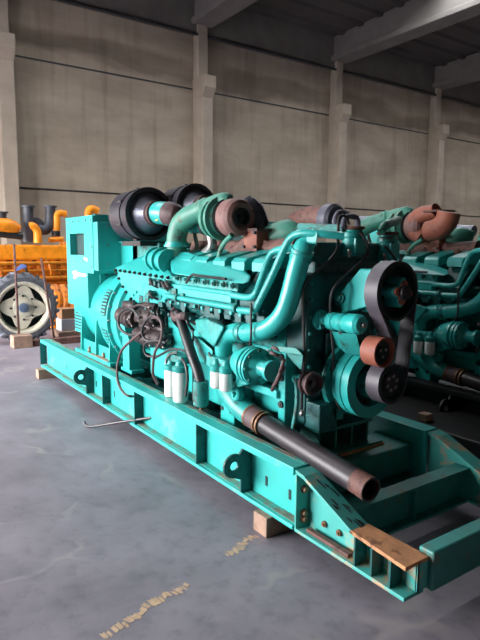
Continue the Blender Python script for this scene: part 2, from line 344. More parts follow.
# engine front foot
b = MB(); b.box((-.52, .48, .61), (-.29, 1.05, .635)); b.box((-.54, .46, .436), (-.24, 1.12, .455))
for yy in (.5, .67, .84, 1.01): b.box((-.5, yy, .45), (-.31, yy+.018, .615))
b.box((-.52, .5, .45), (-.49, 1.03, .615))
ft = b.build('front_foot', TEALW, G, bevel=.004)
MB().box((-.55, .45, .42), (-.23, 1.13, .437)).build('rusty_shim', RUST, ft)

# ---- alternator
A = MB().lathe((-5.3, YC, 1.12), X, [(0, .34), (.05, .42), (.3, .5), (1.2, .52), (1.42, .54), (1.5, .6), (1.84, .6)], 56).build('alternator', TEAL, G)
b = MB()
MB().lathe((-3.46, YC, 1.12), X, [(0, .64), (.03, .64), (.03, .60), (.2, .60), (.22, .56), (.3, .54)], 56).build('flywheel_housing', TEAL, G, bevel=.004)
for k in range(24):
    a = k*2*PI/24; p = V((-3.43, YC+.62*math.cos(a), 1.12+.62*math.sin(a)))
    if math.cos(a) < .3: MB().cyl(p, p+X*.02, .014, n=6).build('bolt', STEEL, bpy.data.objects['flywheel_housing'])
for a0, a1 in ((3, 33), (-44, -13)):   # vent louvres on the side
    b = MB(); g = MB(); n = 8
    for q in range(n):
        a = math.radians(a0+(a1-a0)*(q+.5)/n); r = .602
        for mb, w_, h_, rr in ((b, .15, .01, .014), (g, .17, .021, .003)):
            c = V((-3.64, YC-r*math.cos(a), 1.12+r*math.sin(a))); e = V((0, -math.cos(a), math.sin(a))); tt = V((0, math.sin(a), math.cos(a)))
            mb.hull([c+X*sx*w_/2+tt*st*h_+e*se for sx in (-1, 1) for st in ((-1, 1)) for se in (0, rr)])
    vo = g.build('vent', VOID, A); b.build('louvre', TEAL, vo)
g = MB(); b = MB()
for q_ in range(7):
    z_ = .84+q_*.042; g.box((-4.95, YC-.5, z_), (-4.72, YC-.42, z_+.02)); b.box((-4.97, YC-.508, z_+.02), (-4.7, YC-.42, z_+.042))
b.box((-4.97, YC-.506, .80), (-4.7, YC-.42, .84)); vo = g.build('vent', VOID, A); b.build('louvre', TEAL, vo)
# feet
b = MB(); b.box((-4.75, .15, .56), (-3.5, .42, .6)); b.box((-4.75, 1.05, .56), (-3.5, 1.32, .6))
for xx in (-4.62, -4.08, -3.62):
    b.prism([(xx, .18, .6), (xx, .2, 1.05), (xx, .5, .75), (xx, .97, .75), (xx, 1.27, 1.05), (xx, 1.29, .6)], (.025, 0, 0))
b.box((-4.62, .22, .6), (-3.62, .24, .74))
af = b.build('mounting_foot', TEAL, A, bevel=.004)
for xx in (-4.35, -3.85): MB().lathe((xx, .21, .6), Z, [(0, .03), (.015, .03), (.015, .018), (.07, .018)], 8).build('anchor_bolt', COPPER, A)
MB().box((-4.2, .16, .602), (-3.6, .3, .607)).build('grease_patch', WOOD, A)
# terminal box
x0, x1, y0, y1, z0, z1 = -5.14, -4.10, .2, 1.27, 1.62, 2.335
b = MB(); b.box((x0, y0+.09, z0), (x1, y1, z1)); b.box((x0, y0+.09, 1.17), (-4.32, y1-.2, z0))
b.box((x0, y0, 2.12), (x1, y0+.09, z1)); b.box((x0, y0, 1.84), (-4.98, y0+.09, 2.12)); b.box((-4.42, y0, 1.84), (x1, y0+.09, 2.12)); b.box((x0, y0, z0), (x1, y0+.09, 1.84)); b.box((x0, y0, 1.17), (-4.32, y0+.09, z0))
TB = b.build('terminal_box', TEAL, G)
MB().box((-4.98, y0+.085, 1.84), (-4.42, y0+.092, 2.12)).build('window_opening', HATCH, TB)
b = MB().box((-4.55, y0+.05, 1.85), (-4.45, y0+.08, 1.9)).build('latch', DSTEEL, TB)
MB().box((x1, .205, 1.66), (x1+.15, 1.2, 2.25)).build('cover_panel', TEAL, TB, bevel=.006)
MB().box((x1-.01, .22, 2.325), (x1+.02, 1.27, 2.345)).build('top_lip', TEAL, TB)
for xx, zz in ((-5.05, 2.28), (-4.85, 2.28), (-4.6, 2.28), (-4.35, 2.28), (-4.16, 2.28), (-4.14, 1.95), (-4.16, 1.7), (-5.08, 1.75), (-4.8, 1.76), (-4.5, 1.76)):
    MB().cyl((xx, y0, zz), (xx, y0-.008, zz), .014, n=8).build('screw', STEEL, TB)
for yy, zz in ((.34, 2.2), (.34, 1.97), (.34, 1.74), (.7, 2.2), (.7, 1.74)):
    MB().cyl((x1+.15, yy, zz), (x1+.158, yy, zz), .014, n=8).build('screw', STEEL, TB)
d = lambda pts: MB().prism([(a, y0-.003, c) for a, c in pts], (0, .002, 0))
def px(pts): return [(P(50+a/6.4, 200+c/6.4, y=y0).x, P(50+a/6.4, 200+c/6.4, y=y0).z) for a, c in pts]
d(px([(140, 460), (165, 450), (180, 465), (225, 472), (236, 480), (226, 492), (190, 486), (172, 492), (168, 505), (150, 500), (155, 480)])).build('logo_decal', DECAL, TB, label='worn white logo decal')
d(px([(214, 366), (240, 372), (240, 395), (222, 385)])).build('worn_decal', DECAL, TB)
b = MB().box((-3.95, .5, 1.66), (-3.45, 1.0, 2.0)).build('junction_box', TEAL, G, bevel=.01)
MB().box((-3.98, .47, 2.0), (-3.42, 1.03, 2.02)).build('lid', TEAL, b)
MB().box((-4.32, .35, 1.2), (-4.28, 1.1, 1.62)).build('lower_panel', TEALC, TB, bevel=.005)

# ---- engine core
BLK = MB().hull([(x, y, z) for x in (-3.2, -.55) for y, z in ((.42, .8), (1.05, .8), (.36, 1.25), (1.11, 1.25), (.48, 1.55), (.99, 1.55))]).build('engine_block', TEALC, G, bevel=.02)
MB().hull([(x, y, z) for x in (-3.0, -.6) for y, z in ((.5, .5), (.97, .5), (.4, .82), (1.07, .82))]).build('oil_pan', TEALD, G, bevel=.03)
b = MB(); b.box((-3.1, .385, .79), (-.5, 1.085, .83))
b.build('pan_flange', TEALC, BLK, bevel=.004)
for k in range(7):      # crankcase inspection doors
    xx = -2.95+k*.33
    dr = MB().box((xx, .355, .92), (xx+.26, .42, 1.2)).build('inspection_door', TEAL, BLK, bevel=.015)
    for a, c in ((.03, .03), (.23, .03), (.03, .25), (.23, .25)): MB().cyl((xx+a, .36, .92+c), (xx+a, .343, .92+c), .012, n=6).build('bolt', STEEL, dr)
for s in (-1, 1):
    yy = lambda t: YC + s*t
    for k in range(8):
        xx = -3.0+k*.29
        hd = MB().hull([(xx+a, yy(t), z) for a in (0, .25) for t, z in ((.2, 1.62), (.46, 1.36), (.5, 1.42), (.5, 1.56), (.3, 1.8), (.14, 1.8))]).build('cylinder_head', TEALD, G, bevel=.012)
        cv = MB().hull([(xx+a, yy(t), z) for a in (.02, .21) for t, z in ((.02, 1.82), (.02, 1.925), (.06, 1.945), (.37, 1.87), (.40, 1.84), (.40, 1.77))]).build('rocker_cover', TEAL, G, bevel=.01)
        if s < 0:
            for q in range(3):
                p = V((xx+.05+.08*q, yy(.5), 1.44+.04*(q % 2))); MB().cyl(p, p+V((0, -.03, 0)), .017, n=6).build('bolt', TEAL, hd)
            p = V((xx+.12, yy(.47), 1.36))
            MB().tube([p, p+V((0, -.07, .0)), p+V((.05, -.1, -.06)), p+V((.07, -.05, -.14))], .014, 8).build('fuel_line', DSTEEL, hd)
# lower head clutter: water transfer castings
b = MB(); rnd = random.Random(11)
for k in range(16):
    xx = -2.95+k*.15; b.box((xx, .2+rnd.random()*.05, 1.36+rnd.random()*.03), (xx+.09, .36, 1.42+rnd.random()*.05))
    b.cyl((xx+.1, .32, 1.3), (xx+.1, .16+.05*rnd.random(), 1.3+.04*rnd.random()), .018+.01*rnd.random(), n=8)
b.build('water_transfer_block', TEALD, G, bevel=.008)
MB().box((-3.1, .27, 1.34), (-.7, .5, 1.5)).build('lifter_housing', TEALD, G, bevel=.02)

# ---- aftercoolers (intake housings) near side
ya = .22
q = lambda u, v, y: P(u, v, y=y)
def aftercooler_rear():
    lo = [P(u, v, y=ya) for u, v in ((114.5, 268), (120, 283), (128, 296), (136, 303), (158, 304), (172, 296), (172, 276))]
    b = MB(); b.prism(lo, (0, .25, 0)); sh = b.build('aftercooler', TEAL, G, bevel=.012)
    b = MB(); A_ = P(114.5, 268, y=ya); B_ = P(172, 277, y=ya)
    up0 = P(147, 254, y=.42); up1 = P(156, 252, y=.42)
    b.hull([A_, B_, A_+V((0, .25, 0)), up0, up1, up0+V((0, .2, 0)), up1+V((0, .2, 0)), A_+V((0, 0, -.03)), B_+V((0, 0, -.03)), B_+V((0, .4, -.03))])
    b.build('aftercooler_cover', TEAL, sh, bevel=.02)
    path = [P(u, v, y=ya) for u, v in ((114.5, 268), (172, 276))]; n = 11
    for i in range(n):
        p = path[0].lerp(path[1], (i+.5)/n); MB().lathe(p+V((0, 0, -.02)), Y*-1, [(0, .017), (.015, .017), (.015, .011), (.03, .011)], 8).build('bolt', DSTEEL, sh)
    path = [P(u, v, y=ya) for u, v in ((115, 270), (121, 284), (129, 297), (137, 304))]
    for A0, B0 in zip(path, path[1:]):
        for t in (.2, .6): p = A0.lerp(B0, t)+V((.03, 0, 0)); MB().lathe(p, Y*-1, [(0, .016), (.015, .016), (.015, .01), (.028, .01)], 8).build('bolt', DSTEEL, sh)
    return sh
ac1 = aftercooler_rear()
def aftercooler_front():
    b = MB(); lo = [P(u, v, y=ya) for u, v in ((170, 276), (172, 298), (236, 306), (238, 284), (232, 281))]
    b.prism(lo, (0, .25, 0)); sh = b.build('aftercooler', TEALC, G, bevel=.01)
    q = lambda u, v, y: P(u, v, y=y)
    b = MB().hull([q(172, 274, .2), q(243, 284, .2), q(250, 282, .24), q(252, 275, .3), q(248, 272, .34), q(186, 252, .42), q(175, 252, .42), q(170, 262, .3), q(170, 268, .6), q(248, 280, .5), q(190, 252, .5)])
    b.build('aftercooler_cover', TEAL, sh, bevel=.03, seg=3)
    for i in range(7):
        p = q(178+i*9.2, 278+i*1.3, .2); MB().lathe(p, Y*-1, [(0, .026), (.02, .022), (.02, .013), (.035, .013)], 8).build('bolt', TEALG, sh)
    MB().tube([q(186, 283, .17), q(192, 275, .17), q(200, 276, .17), q(226, 279, .17)], .012, 8, 3).build('breather_line', DSTEEL, sh)
    MB().box(q(171, 294, .18)-V((.0, 0, .0)), q(236, 291, .23)).build('flange_strip', TEAL, sh, bevel=.005)
    return sh
aftercooler_front()
rnd = random.Random(21)
for k in range(16):
    u = 146+rnd.random()*40; v = 279+rnd.random()*18+(u-146)*.1; p = q(u, v, ya-.01); k_ = k % 4; rr = .012+.014*rnd.random()
    if k_ == 0: MB().tube([p, p+V((.03, -.05, .01)), p+V((.1, -.06, -.03)), p+V((.14, -.01, -.06))], rr*.7, 8, 3).build('fuel_line', DSTEEL, G)
    elif k_ == 1: MB().lathe(p, Y*-1, [(0, rr*1.7), (.03, rr*1.7), (.03, rr), (.07, rr)], 10).build('fuel_fitting', TEALD, G)
    elif k_ == 2: MB().box(p-V((.04, .05, .02)), p+V((.04, 0, .03))).build('bracket', TEALG, G, bevel=.006)
    else: MB().cyl(p+V((-.06, -.03, .01)), p+V((.07, -.03, -.02)), rr, n=10).build('fuel_fitting', TEALG, G)
# same housings on the far bank, simple mirrored shells
b = MB().hull([(x, y, z) for x in (-3.3, -.85) for y, z in ((1.0, 1.45), (1.27, 1.45), (1.27, 1.72), (1.0, 1.85))]).build('aftercooler', TEAL, G, bevel=.03)

# inlet spool and green crossover pipe to turbocharger
q = lambda u, v, y: P(u, v, y=y)
sp = MB().lathe(q(155, 259, .3), (q(184, 264, .3)-q(155, 259, .3)), [(0, .12), (.02, .12), (.02, .10), (.12, .10), (.14, .125), (.17, .125), (.17, .10), (.26, .10), (.28, .12), (.31, .12)], 28).build('inlet_spool', TEAL, G)
MB().tube([q(177, 256, .42), q(177, 246, .42), q(177, 236, .42), q(181, 224, .44), q(190, 216, .46), q(203, 210, .5), q(222, 201, .55), q(229, 202, .58)], [.1, .1, .1, .1, .1, .09, .075, .07], 20, 5).build('charge_air_pipe', OLDGREEN, G)
MB().lathe(q(177, 247, .42), Z, [(0, .13), (.025, .13), (.025, .118), (.05, .118)], 28).build('pipe_clamp', TEAL, G)
MB().lathe(q(201, 211, .5), (q(212, 206, .53)-q(201, 211, .5)), [(0, .098), (.03, .103), (.06, .096), (.09, .103), (.12, .092)], 22).build('hose_coupling', OLDGREEN, G)

# turbocharger
tx = -1.52; tc0 = P(238, 217.5, x=tx+.06)
T = MB().lathe(tc0-X*.15, X, [(0, .06), (.0, .14), (.04, .166), (.16, .166), (.2, .148), (.222, .115), (.21, .085), (.12, .08)], 36, cap=False).build('turbine_housing', PINKB, G)
T['label'] = 'faded pinkish-brown turbine scroll'
MB().lathe(tc0+X*.03, X, [(0, .08), (.035, .08), (.04, .062), (-.03, .055)], 28).build('turbine_outlet', DSTEEL, T)
MB().lathe(tc0+X*.0, X, [(0, .05), (.03, .03), (.05, .012)], 20).build('turbine_wheel', DSTEEL, T)
MB().lathe(tc0-X*.42, X, [(0, .1), (.02, .17), (.07, .185), (.09, .185), (.1, .165), (.13, .17), (.16, .2), (.19, .2), (.2, .16), (.25, .1), (.3, .1)], 36).build('compressor_housing', OLDGREEN, G)
MB().lathe(tc0-X*.18, X, [(0, .15), (.02, .17), (.04, .15)], 30).build('heat_ring', DSTEEL, G)
# grey heat wrap cone right of the turbine
b = MB(); c0 = q(249, 208, .75); b.tube([q(246, 200, .72), q(254, 212, .76), q(262, 232, .8), q(262, 240, .82)], [.06, .1, .08, .06], 14, 4); b.build('heat_wrap', FOIL, T)
MB().hull([q(262, 205, .8), q(269, 224, .8), q(263, 226, .8), q(257, 212, .8), q(262, 205, .84), q(269, 224, .84), q(263, 226, .84), q(257, 212, .84)]).build('torn_flap', FOIL, T)
# exhaust manifold
MB().tube([q(196, 252, .74), q(230, 252, .74), q(262, 250, .74), q(300, 247, .74)], .085, 16, 3).build('exhaust_manifold', BROWN, G)
b = MB(); b.tube([q(226, 256, .62), q(240, 249, .64), q(250, 241, .68), q(256, 236, .7)], [.04, .06, .07, .07], 14, 4); b.build('exhaust_branch', BROWN, G)
b = MB(); p = q(258, 240, .7); b.box(p-V((.1, .09, .085)), p+V((.1, .09, .09))); ef = b.build('exhaust_flange_block', REDB, G, bevel=.01)
for s_ in (-1, 1):
    MB().box(p+V((-.13, -.11, s_*.085-.012)), p+V((.13, .11, s_*.085+.012))).build('flange_plate', BROWN, ef)
for a, c in ((-.08, -.06), (.08, -.06), (-.08, .06), (.08, .06)): MB().cyl(p+V((a, -.09, c)), p+V((a, -.11, c)), .016, n=6).build('bolt', DSTEEL, ef)
for k in range(6):
    xx = -2.7+k*.33; MB().tube([(xx, .62, 1.85), (xx, .66, 1.92), (xx, .74, 1.96)], .045, 10, 3).build('exhaust_runner', BROWN, G)
# centre vee pipes and brackets under the turbo
MB().tube([q(232, 235, .4), q(226, 241, .4), q(221, 249, .4), q(218, 262, .4)], .022, 10, 4).build('oil_drain_line', OLDGREEN, G)
MB().tube([q(193, 226, .6), q(196, 240, .6), q(198, 252, .6)], .02, 8, 3).build('oil_feed_line', STEEL, G)
MB().tube([q(206, 228, .58), q(211, 236, .58), q(212, 246, .58), q(205, 253, .58)], .045, 12, 4).build('silver_sleeve', STEEL, G)
MB().hull([(x, y, z) for x in (-2.5, -1.2) for y, z in ((.62, 1.85), (.85, 1.85), (.68, 2.02), (.8, 2.02))]).build('turbo_mount', BROWN, G, bevel=.02)

# air filters
def air_filter(c, r, L_, name='air_filter'):
    o = MB().lathe(c-X*L_, X, [(0, r*.75), (.02, r*.95), (.05, r), (L_*.55, r), (L_*.56, r*1.03), (L_*.66, r*1.03), (L_*.67, r*.99), (L_-.05, r*1.0), (L_-.03, r*1.05), (L_, r*1.05), (L_, r*.9), (L_-.05, r*.86)], 48, cap=False).build(name, FILTB, G)
    bk = MB().lathe(c-X*(L_+.0), X, [(0, r*.76), (-.02, .02)], 40).build('back_cap', FILTB, o)
    MB().lathe(c-X*.06, X, [(0, r*.87), (.01, r*.86), (.012, r*.6), (.05, r*.5), (.05, .02)], 40).build('end_plate', BLACK, o)
    for a in range(5):
        an = math.radians(100+a*52); e = V((0, math.cos(an), math.sin(an))); p = c-X*(L_*.42)+e*r*1.03
        MB().box(p-V((.05, .012, .012)), p+V((.05, .012, .012))).build('clip', BLACK, o)
    MB().lathe(c-X*.02, X, [(-.03, r*.84), (.02, r*.7), (.08, r*.52), (.13, r*.46)], 36).build('outlet_cone', CONE, o)
    MB().lathe(c+X*.1, X, [(0, r*.46), (.01, r*.5), (.03, r*.5), (.04, r*.46), (.07, r*.46), (.08, r*.5), (.1, r*.5), (.11, r*.42)], 32).build('hose_band', HOSEB, o)
    return o
fc = P(150, 214, x=-2.95)
air_filter(fc, .27, .55)
MB().tube([fc+X*.17, q(163, 213, .44), q(172, 215, .48)], .118, 22, 3).build('intake_pipe', TEAL, G)
p = q(157, 218, .36); MB().box(p-V((.03, .01, .03)), p+V((.03, .01, .03))).build('yellow_tag', YELL, G)
MB().tube([q(168, 213.5, .46), q(174, 215, .49), q(181, 218, .56), (q(190, 223, .62))], [.124, .12, .1, .09], 20, 4).build('rubber_hump_hose', HOSEB, G)
fc2 = P(197, 207, x=-2.75); air_filter(fc2, .24, .5)
MB().tube([q(192, 226, .62), q(202, 226, .62), q(212, 226, .6)], .075, 18, 3).build('intake_pipe', TEAL, G)
MB().lathe(q(205, 226, .6), q(213, 226, .6)-q(205, 226, .6), [(0, .085), (.02, .09), (.06, .09), (.08, .08)], 24).build('hose_band', BLACK, G)
MB().tube([fc2+X*.1, q(215, 208, 1.0), q(232, 214, .95)], .09, 18, 3).build('intake_pipe', TEALC, G)

# filter bracket below air filter
MB().box(fc+V((-.5, -.12, -.34)), fc+V((0, .3, -.29))).build('filter_bracket', BLACK, G)
MB().box((-3.6, .5, 1.62), (-2.9, .95, 2.0)).build('bracket_stand', TEALG, G, bevel=.01)

# far-side turbo exhaust
MB().tube([q(296, 221, .98), q(310, 218, .98), q(326, 218, .98)], [.085, .1, .1], 20, 3).build('exhaust_outlet', BROWN, G)
MB().lathe(q(326, 218, .98), q(338, 219, .98)-q(326, 218, .98), [(0, .11), (.03, .12), (.1, .12), (.13, .1)], 26).build('exhaust_collar', FOIL, G)
MB().tube([q(262, 246, .8), q(275, 238, .85), q(290, 233, .9), q(302, 236, .95)], [.1, .13, .12, .09], 18, 4).build('crossover_pipe', OLDGREEN, G)
MB().tube([q(300, 228, .7), q(325, 229, .72), q(345, 230, .75)], .04, 10, 2).build('water_tube', TEALG, G)

# ---- water manifold tubes on the near side
def wtube(pts, r, m=TEAL, name='water_tube', n=14): return MB().tube([q(*a) for a in pts], r, n, 4).build(name, m, G)
wtube([(184, 287, .19), (205, 290, .19), (233, 294, .19)], .02)
wtube([(166, 295.5, .15), (200, 302, .15), (237, 308.5, .15)], .022)
for (u, v) in ((178, 298), (236, 308.5)): MB().lathe(q(u-1.5, v-.2, .15), q(u+2.5, v+.6, .15)-q(u-1.5, v-.2, .15), [(0, .034), (.04, .034)], 14).build('tube_union', TEALG, G)
wtube([(232, 295, .19), (242, 297, .19), (250, 297.5, .19), (256, 293, .2), (262, 277, .24), (269, 258, .28), (275, 251, .3), (287, 248.5, .32), (296, 248, .36)], .026)
wtube([(239, 310, .15), (247, 311, .15), (253, 311, .15), (258, 304, .16), (272, 276, .2), (285, 247, .24), (292, 237, .26), (302, 233, .28), (322, 234, .34), (344, 236, .45)], .026)
# large coolant pipe
bp = MB().tube([q(*a) for a in ((311, 238, .36), (306, 243, .34), (303, 250, .32), (297, 270, .29), (291, 294, .27), (285, 311, .24), (276, 323, .22), (264, 330, .2), (248, 332.5, .2), (236, 332, .2), (228, 335, .2), (224, 343, .2), (224, 353, .21), (227, 362, .24))], [.062, .066]+[.072]*12, 22, 4).build('coolant_pipe', TEAL, G)
for u, v, u2, v2, yy in ((240, 332.5, 250, 332.5, .2), (303, 250, 301, 257, .315)):
    MB().lathe(q(u, v, yy), q(u2, v2, yy)-q(u, v, yy), [(0, .078), (.02, .082), (.03, .076), (.045, .076), (.055, .082), (.075, .078)], 24).build('pipe_sleeve', TEALC, bp)
MB().tube([q(251, 303, .12), q(251, 320, .11), q(251, 336, .11), q(250, 345, .13)], .009, 8, 3).build('sensor_wire', CABLE, G)
MB().hull([q(u, v, y) for u, v in ((301, 229), (313, 227), (318, 233), (316, 244), (304, 243)) for y in (.3, .42)]).build('pipe_elbow', TEALC, bp, bevel=.01)

# ---- starters with their cables
for (u, v, r) in ((133, 318, .115), (154, 318, .10), (150, 338, .095), (163, 340, .09)):
    c = q(u, v, .22); sm = MB().lathe(c-X*.3, X, [(0, r*.6), (.02, r*.9), (.2, r*.9), (.2, r), (.34, r), (.36, r*.8), (.4, r*.7), (.4, r*.35), (.44, r*.3)], 22).build('starter_motor', GRIME, G)
    MB().cyl(c+V((-.2, -.0, r*1.15)), c+V((.08, 0, r*1.15)), r*.38, n=14).build('solenoid', GRIME, sm)
    for a in range(6):
        e = V((0, math.cos(a*PI/3), math.sin(a*PI/3)))*r*.75; MB().cyl(c+V((.06, 0, 0))+e, c+V((.09, 0, 0))+e, .014, n=6).build('bolt', STEEL, sm)
MB().box(q(165, 308, .25), q(172, 346, .32)+V((0, .1, 0))).build('starter_shield', BLACK, G, bevel=.02)
def cable(pts, r=.013, m=CABLE, name='cable'): return MB().tube([q(*a) for a in pts], r, 8, 5).build(name, m, G)
HB = HOSEB
cable([(140, 318, .1), (130, 308, .09), (120, 314, .08), (119, 326, .08), (127, 334, .09), (138, 334, .1), (145, 328, .12)], .014)
cable([(142, 332, .1), (132, 340, .08), (122, 350, .06), (118, 362, .05), (117, 372, .02), (118.5, 384, -.02), (124, 393, -.02), (129, 396, .0), (133, 396.5, .06)], .014, HB)
cable([(160, 320, .1), (153, 316, .09), (145, 322, .08), (142, 332, .08), (146, 340, .1), (154, 341, .12)], .014)
cable([(150, 318, .1), (158, 318, .08), (162, 326, .07), (161, 340, .06), (155, 352, .05), (153, 366, .05), (153.5, 376, .08), (158, 384, .12)], .014, HB)
cable([(166, 343, .12), (156, 341, .1), (146, 343, .08), (144, 350, .08), (148, 356, .1), (158, 356, .12)], .013)
cable([(155, 358, .12), (162, 354, .1), (170, 350, .1), (180, 349.5, .12), (186, 352, .14)], .012)
cable([(128, 312, .12), (138, 305, .1), (150, 308, .12)], .014, GRIME)
# rear engine support posts
b = MB(); b.box((-3.3, .2, .56), (-3.0, .36, .6)); b.box((-3.24, .2, .6), (-3.06, .34, .96)); b.box((-3.27, .18, .96), (-3.03, .38, 1.0))
MB.build(b, 'engine_support', TEAL, G, bevel=.008)
b = MB(); b.box((-1.18, .2, .45), (-.98, .36, .86)); b.box((-1.25, .16, .42), (-.92, .4, .47)); es = b.build('engine_support', TEAL, G, bevel=.006)
for a, c in ((-1.15, .8), (-1.02, .8), (-1.15, .64), (-1.02, .64)): MB().cyl((a, .2, c), (a, .192, c), .018, n=10).build('bolt', DSTEEL, es)
# side tray between rail and engine
MB().box((-3.3, .16, .42), (-.55, .42, .45)).build('drip_tray', TEALG, G)

# ---- lower side filters
def spin_filter(u, v0, v1, y, r, name='fuel_filter'):
    a = q(u, v0, y); c = V((a.x, a.y, q(u, v1, y).z)); h = a.z-c.z
    o = MB().lathe(c, Z, [(0, r*.7), (.012, r*.93), (.03, r), (h-.01, r), (h, r*.95)], 28).build(name, WHITE, G)
    MB().lathe(V((c.x, c.y, c.z+h)), Z, [(0, r*.98), (.02, r*1.05), (.045, r*1.05), (.06, r*.7), (.09, r*.55), (.1, r*.3)], 24).build('filter_head', TEALC, o)
    return o
spin_filter(171.5, 369.5, 397, .17, .068); spin_filter(180.5, 371.5, 402, .11, .07)
p = q(176, 358, .16); MB().box(p-V((.13, .02, .04)), p+V((.13, .1, .03))).build('filter_bracket', TEALG, G, bevel=.01)
MB().tube([q(166, 369, .12), q(166, 360, .12), q(170, 354, .13), q(178, 352, .14)], .012, 8, 3).build('steel_fuel_line', STEEL, G)
MB().tube([q(185.5, 396, .1), q(187.5, 380, .1), q(186, 366, .1), q(182, 359, .12)], .014, 8, 3).build('fuel_hose', CABLE, G)
spin_filter(216.5, 371, 388, .09, .05); spin_filter(226, 373, 391, .08, .05)
p = q(220, 364, .12); MB().box(p-V((.17, .03, .045)), p+V((.1, .08, .05))).build('filter_bracket', TEALC, G, bevel=.012)
for u, v in ((212, 358), (219, 361), (227, 362), (213, 366)):
    MB().cyl(q(u, v, .18), q(u, v, .13), .022, n=8).build('banjo_bolt', STEEL, G)
cable([(209, 353, .12), (214, 360, .1), (226, 366, .1), (231, 356, .12)], .01)
# big black hose into cup
MB().tube([q(176, 308, .3), q(174, 313, .22), q(176, 318, .16), q(183, 316, .14), (q(190, 318, .2)), (q(197, 322, .25))], .036, 14, 4).build('oil_hose', HOSEB, G)
MB().tube([q(178, 312, .16), q(182, 325, .14), q(187, 340, .12), q(193, 358, .1), q(198, 372, .1), q(201, 385, .1)], [.038, .042, .044, .044, .044, .044], 16, 4).build('black_hose', BLACK, G)
a = q(201, 381, .1); c = V((a.x, a.y, q(201, 406, .1).z))
MB().lathe(c, Z, [(0, .03), (0, .055), (.01, .066), (a.z-c.z, .066), (a.z-c.z, .05)], 26).build('hose_cup', TEALG, G)
MB().cyl(c, c-Z*.03, .014).build('drain_plug', COPPER, G)
cable([(193, 330, .16), (193, 360, .15), (193, 400, .14)], .008)
# fuel pump box
pts = [q(u, v, .12) for u, v in ((191, 320), (207, 316), (222, 326), (214, 349), (197, 338))]
b = MB().hull([q(195, 320, .14), q(207, 319, .1), q(224, 327, .1), (q(214, 347, .1)), q(198, 333, .12), q(210, 315, .3), q(226, 321, .3), q(224, 344, .3), q(199, 318, .3), q(200, 335, .3)])
fp = b.build('governor_box', TEALC, G, bevel=.012)
MB().hull([q(u, v, y) for u, v in ((199, 317), (212, 313), (216, 318), (205, 322)) for y in (.2, .28)]).build('governor_cap', TEALD, fp, bevel=.006)
# smooth teal side cover panel
MB().hull([q(u, v, y) for u, v in ((197, 336), (213, 350), (213, 364), (197, 362), (186, 352), (186, 336)) for y in (.2, .36)]).build('side_cover', TEAL, G, bevel=.02)
MB().hull([q(u, v, y) for u, v in ((166, 312), (176, 315), (186, 352), (166, 352)) for y in (.28, .37)]).build('side_cover', TEAL, G, bevel=.01)
b = MB(); b.box((-1.95, .28, .6), (-.95, .42, 1.0)); b.build('oil_cooler', TEAL, G, bevel=.03)
b = MB(); b.box((-2.75, .3, .6), (-2.1, .42, .92)); b.build('oil_cooler', TEAL, G, bevel=.03)

# ---- water pump group
wp = P(255, 366, y=.14)
W = MB().lathe(wp-X*.22, X, [(0, .05), (.02, .09), (.1, .12), (.14, .135), (.17, .135), (.17, .115), (.2, .115), (.2, .14), (.225, .14), (.225, .12), (.24, .12), (.24, .138), (.26, .138), (.27, .1), (.31, .06), (.4, .05), (.4, .075), (.43, .075)], 34).build('water_pump', TEAL, G)
for a in range(8):
    e = V((0, math.cos(a*PI/4), math.sin(a*PI/4)))*.12; MB().cyl(wp+V((.03, 0, 0))+e, wp+V((.06, 0, 0))+e, .014, n=6).build('bolt', TEALG, W)
for (u, v) in ((234, 377), (234, 394)):
    p = q(u, v, .13); MB().lathe(p+V((0, .06, 0)), Y*-1, [(0, .055), (.05, .055), (.06, .045), (.06, .03), (.045, .028), (.045, .014), (.075, .013)], 22).build('pump_port', TEAL, W)
MB().hull([q(u, v, y) for u, v in ((240, 352), (249, 360), (250, 384), (238, 388), (229, 382), (229, 368)) for y in (.14, .26)]).build('pump_cover', TEALC, W, bevel=.015)
MB().tube([q(225, 378, .26), q(228, 388, .25), q(234, 397, .23), q(242, 408, .22), q(252, 416, .22)], [.1, .105, .1, .092, .085], 22, 4).build('suction_elbow', TEALC, G)
e0 = q(250, 415, .22); e1 = V((.50, .17, .56)); dd = (e1-e0)
r = .076
bpk = MB().lathe(e0, dd, [(0, r), (dd.length, r), (dd.length, r*.86), (dd.length-.3, r*.84)], 36, cap=False).build('drain_pipe', PIPEB, G, label='long black pipe with an open end')
L0 = dd.length; dn = dd.normalized()
MB().lathe(e0+dn*.0, dd, [(0, r*1.12), (.02, r*1.16), (.17, r*1.12), (.17, r*1.02)], 30).build('rubber_coupling', HOSEB, bpk)
for t in (.02, .15, .19): MB().lathe(e0+dn*t, dd, [(0, r*1.16), (.0, r*1.2), (.018, r*1.2), (.018, r*1.15)], 30).build('hose_clamp', COPPER, bpk)
MB().lathe(e1-dn*.12, dd, [(0, r*1.005), (.119, r*1.01), (.12, r*.85), (.1, r*.85)], 34, cap=False).build('rusted_pipe_end', BROWN, bpk, label='rust-brown pipe end')
# brackets and belt-driven charging pulley
MB().hull([q(u, v, y) for u, v in ((276, 346), (296, 348), (303, 355), (280, 352)) for y in (.14, .3)]).build('pump_bracket', TEALW, G, bevel=.004)
MB().hull([q(u, v, y) for u, v in ((285, 352), (304, 349), (301, 370), (291, 360)) for y in (.28, .3)]).build('gusset', TEALG, G)
b = MB(); b.box((-.52, .28, .66), (-.44, .42, 1.22)); vp = b.build('bracket_plate', TEAL, G, bevel=.008)
for z in (1.17, 1.02, .82): MB().lathe((-.48, .28, z), Y*-1, [(0, .028), (.015, .025), (.015, .012), (.02, .012)], 10).build('bolt', DSTEEL, vp)
for (u, v, u2, v2) in ((272, 347, 282, 351), (270, 352, 279, 356), (284, 360, 279, 376), (281, 372, 272, 390), (276, 384, 284, 366)):
    MB().cyl(q(u, v, .12), q(u2, v2, .16), .014, n=8).build('linkage_rod', HOSEB, G)
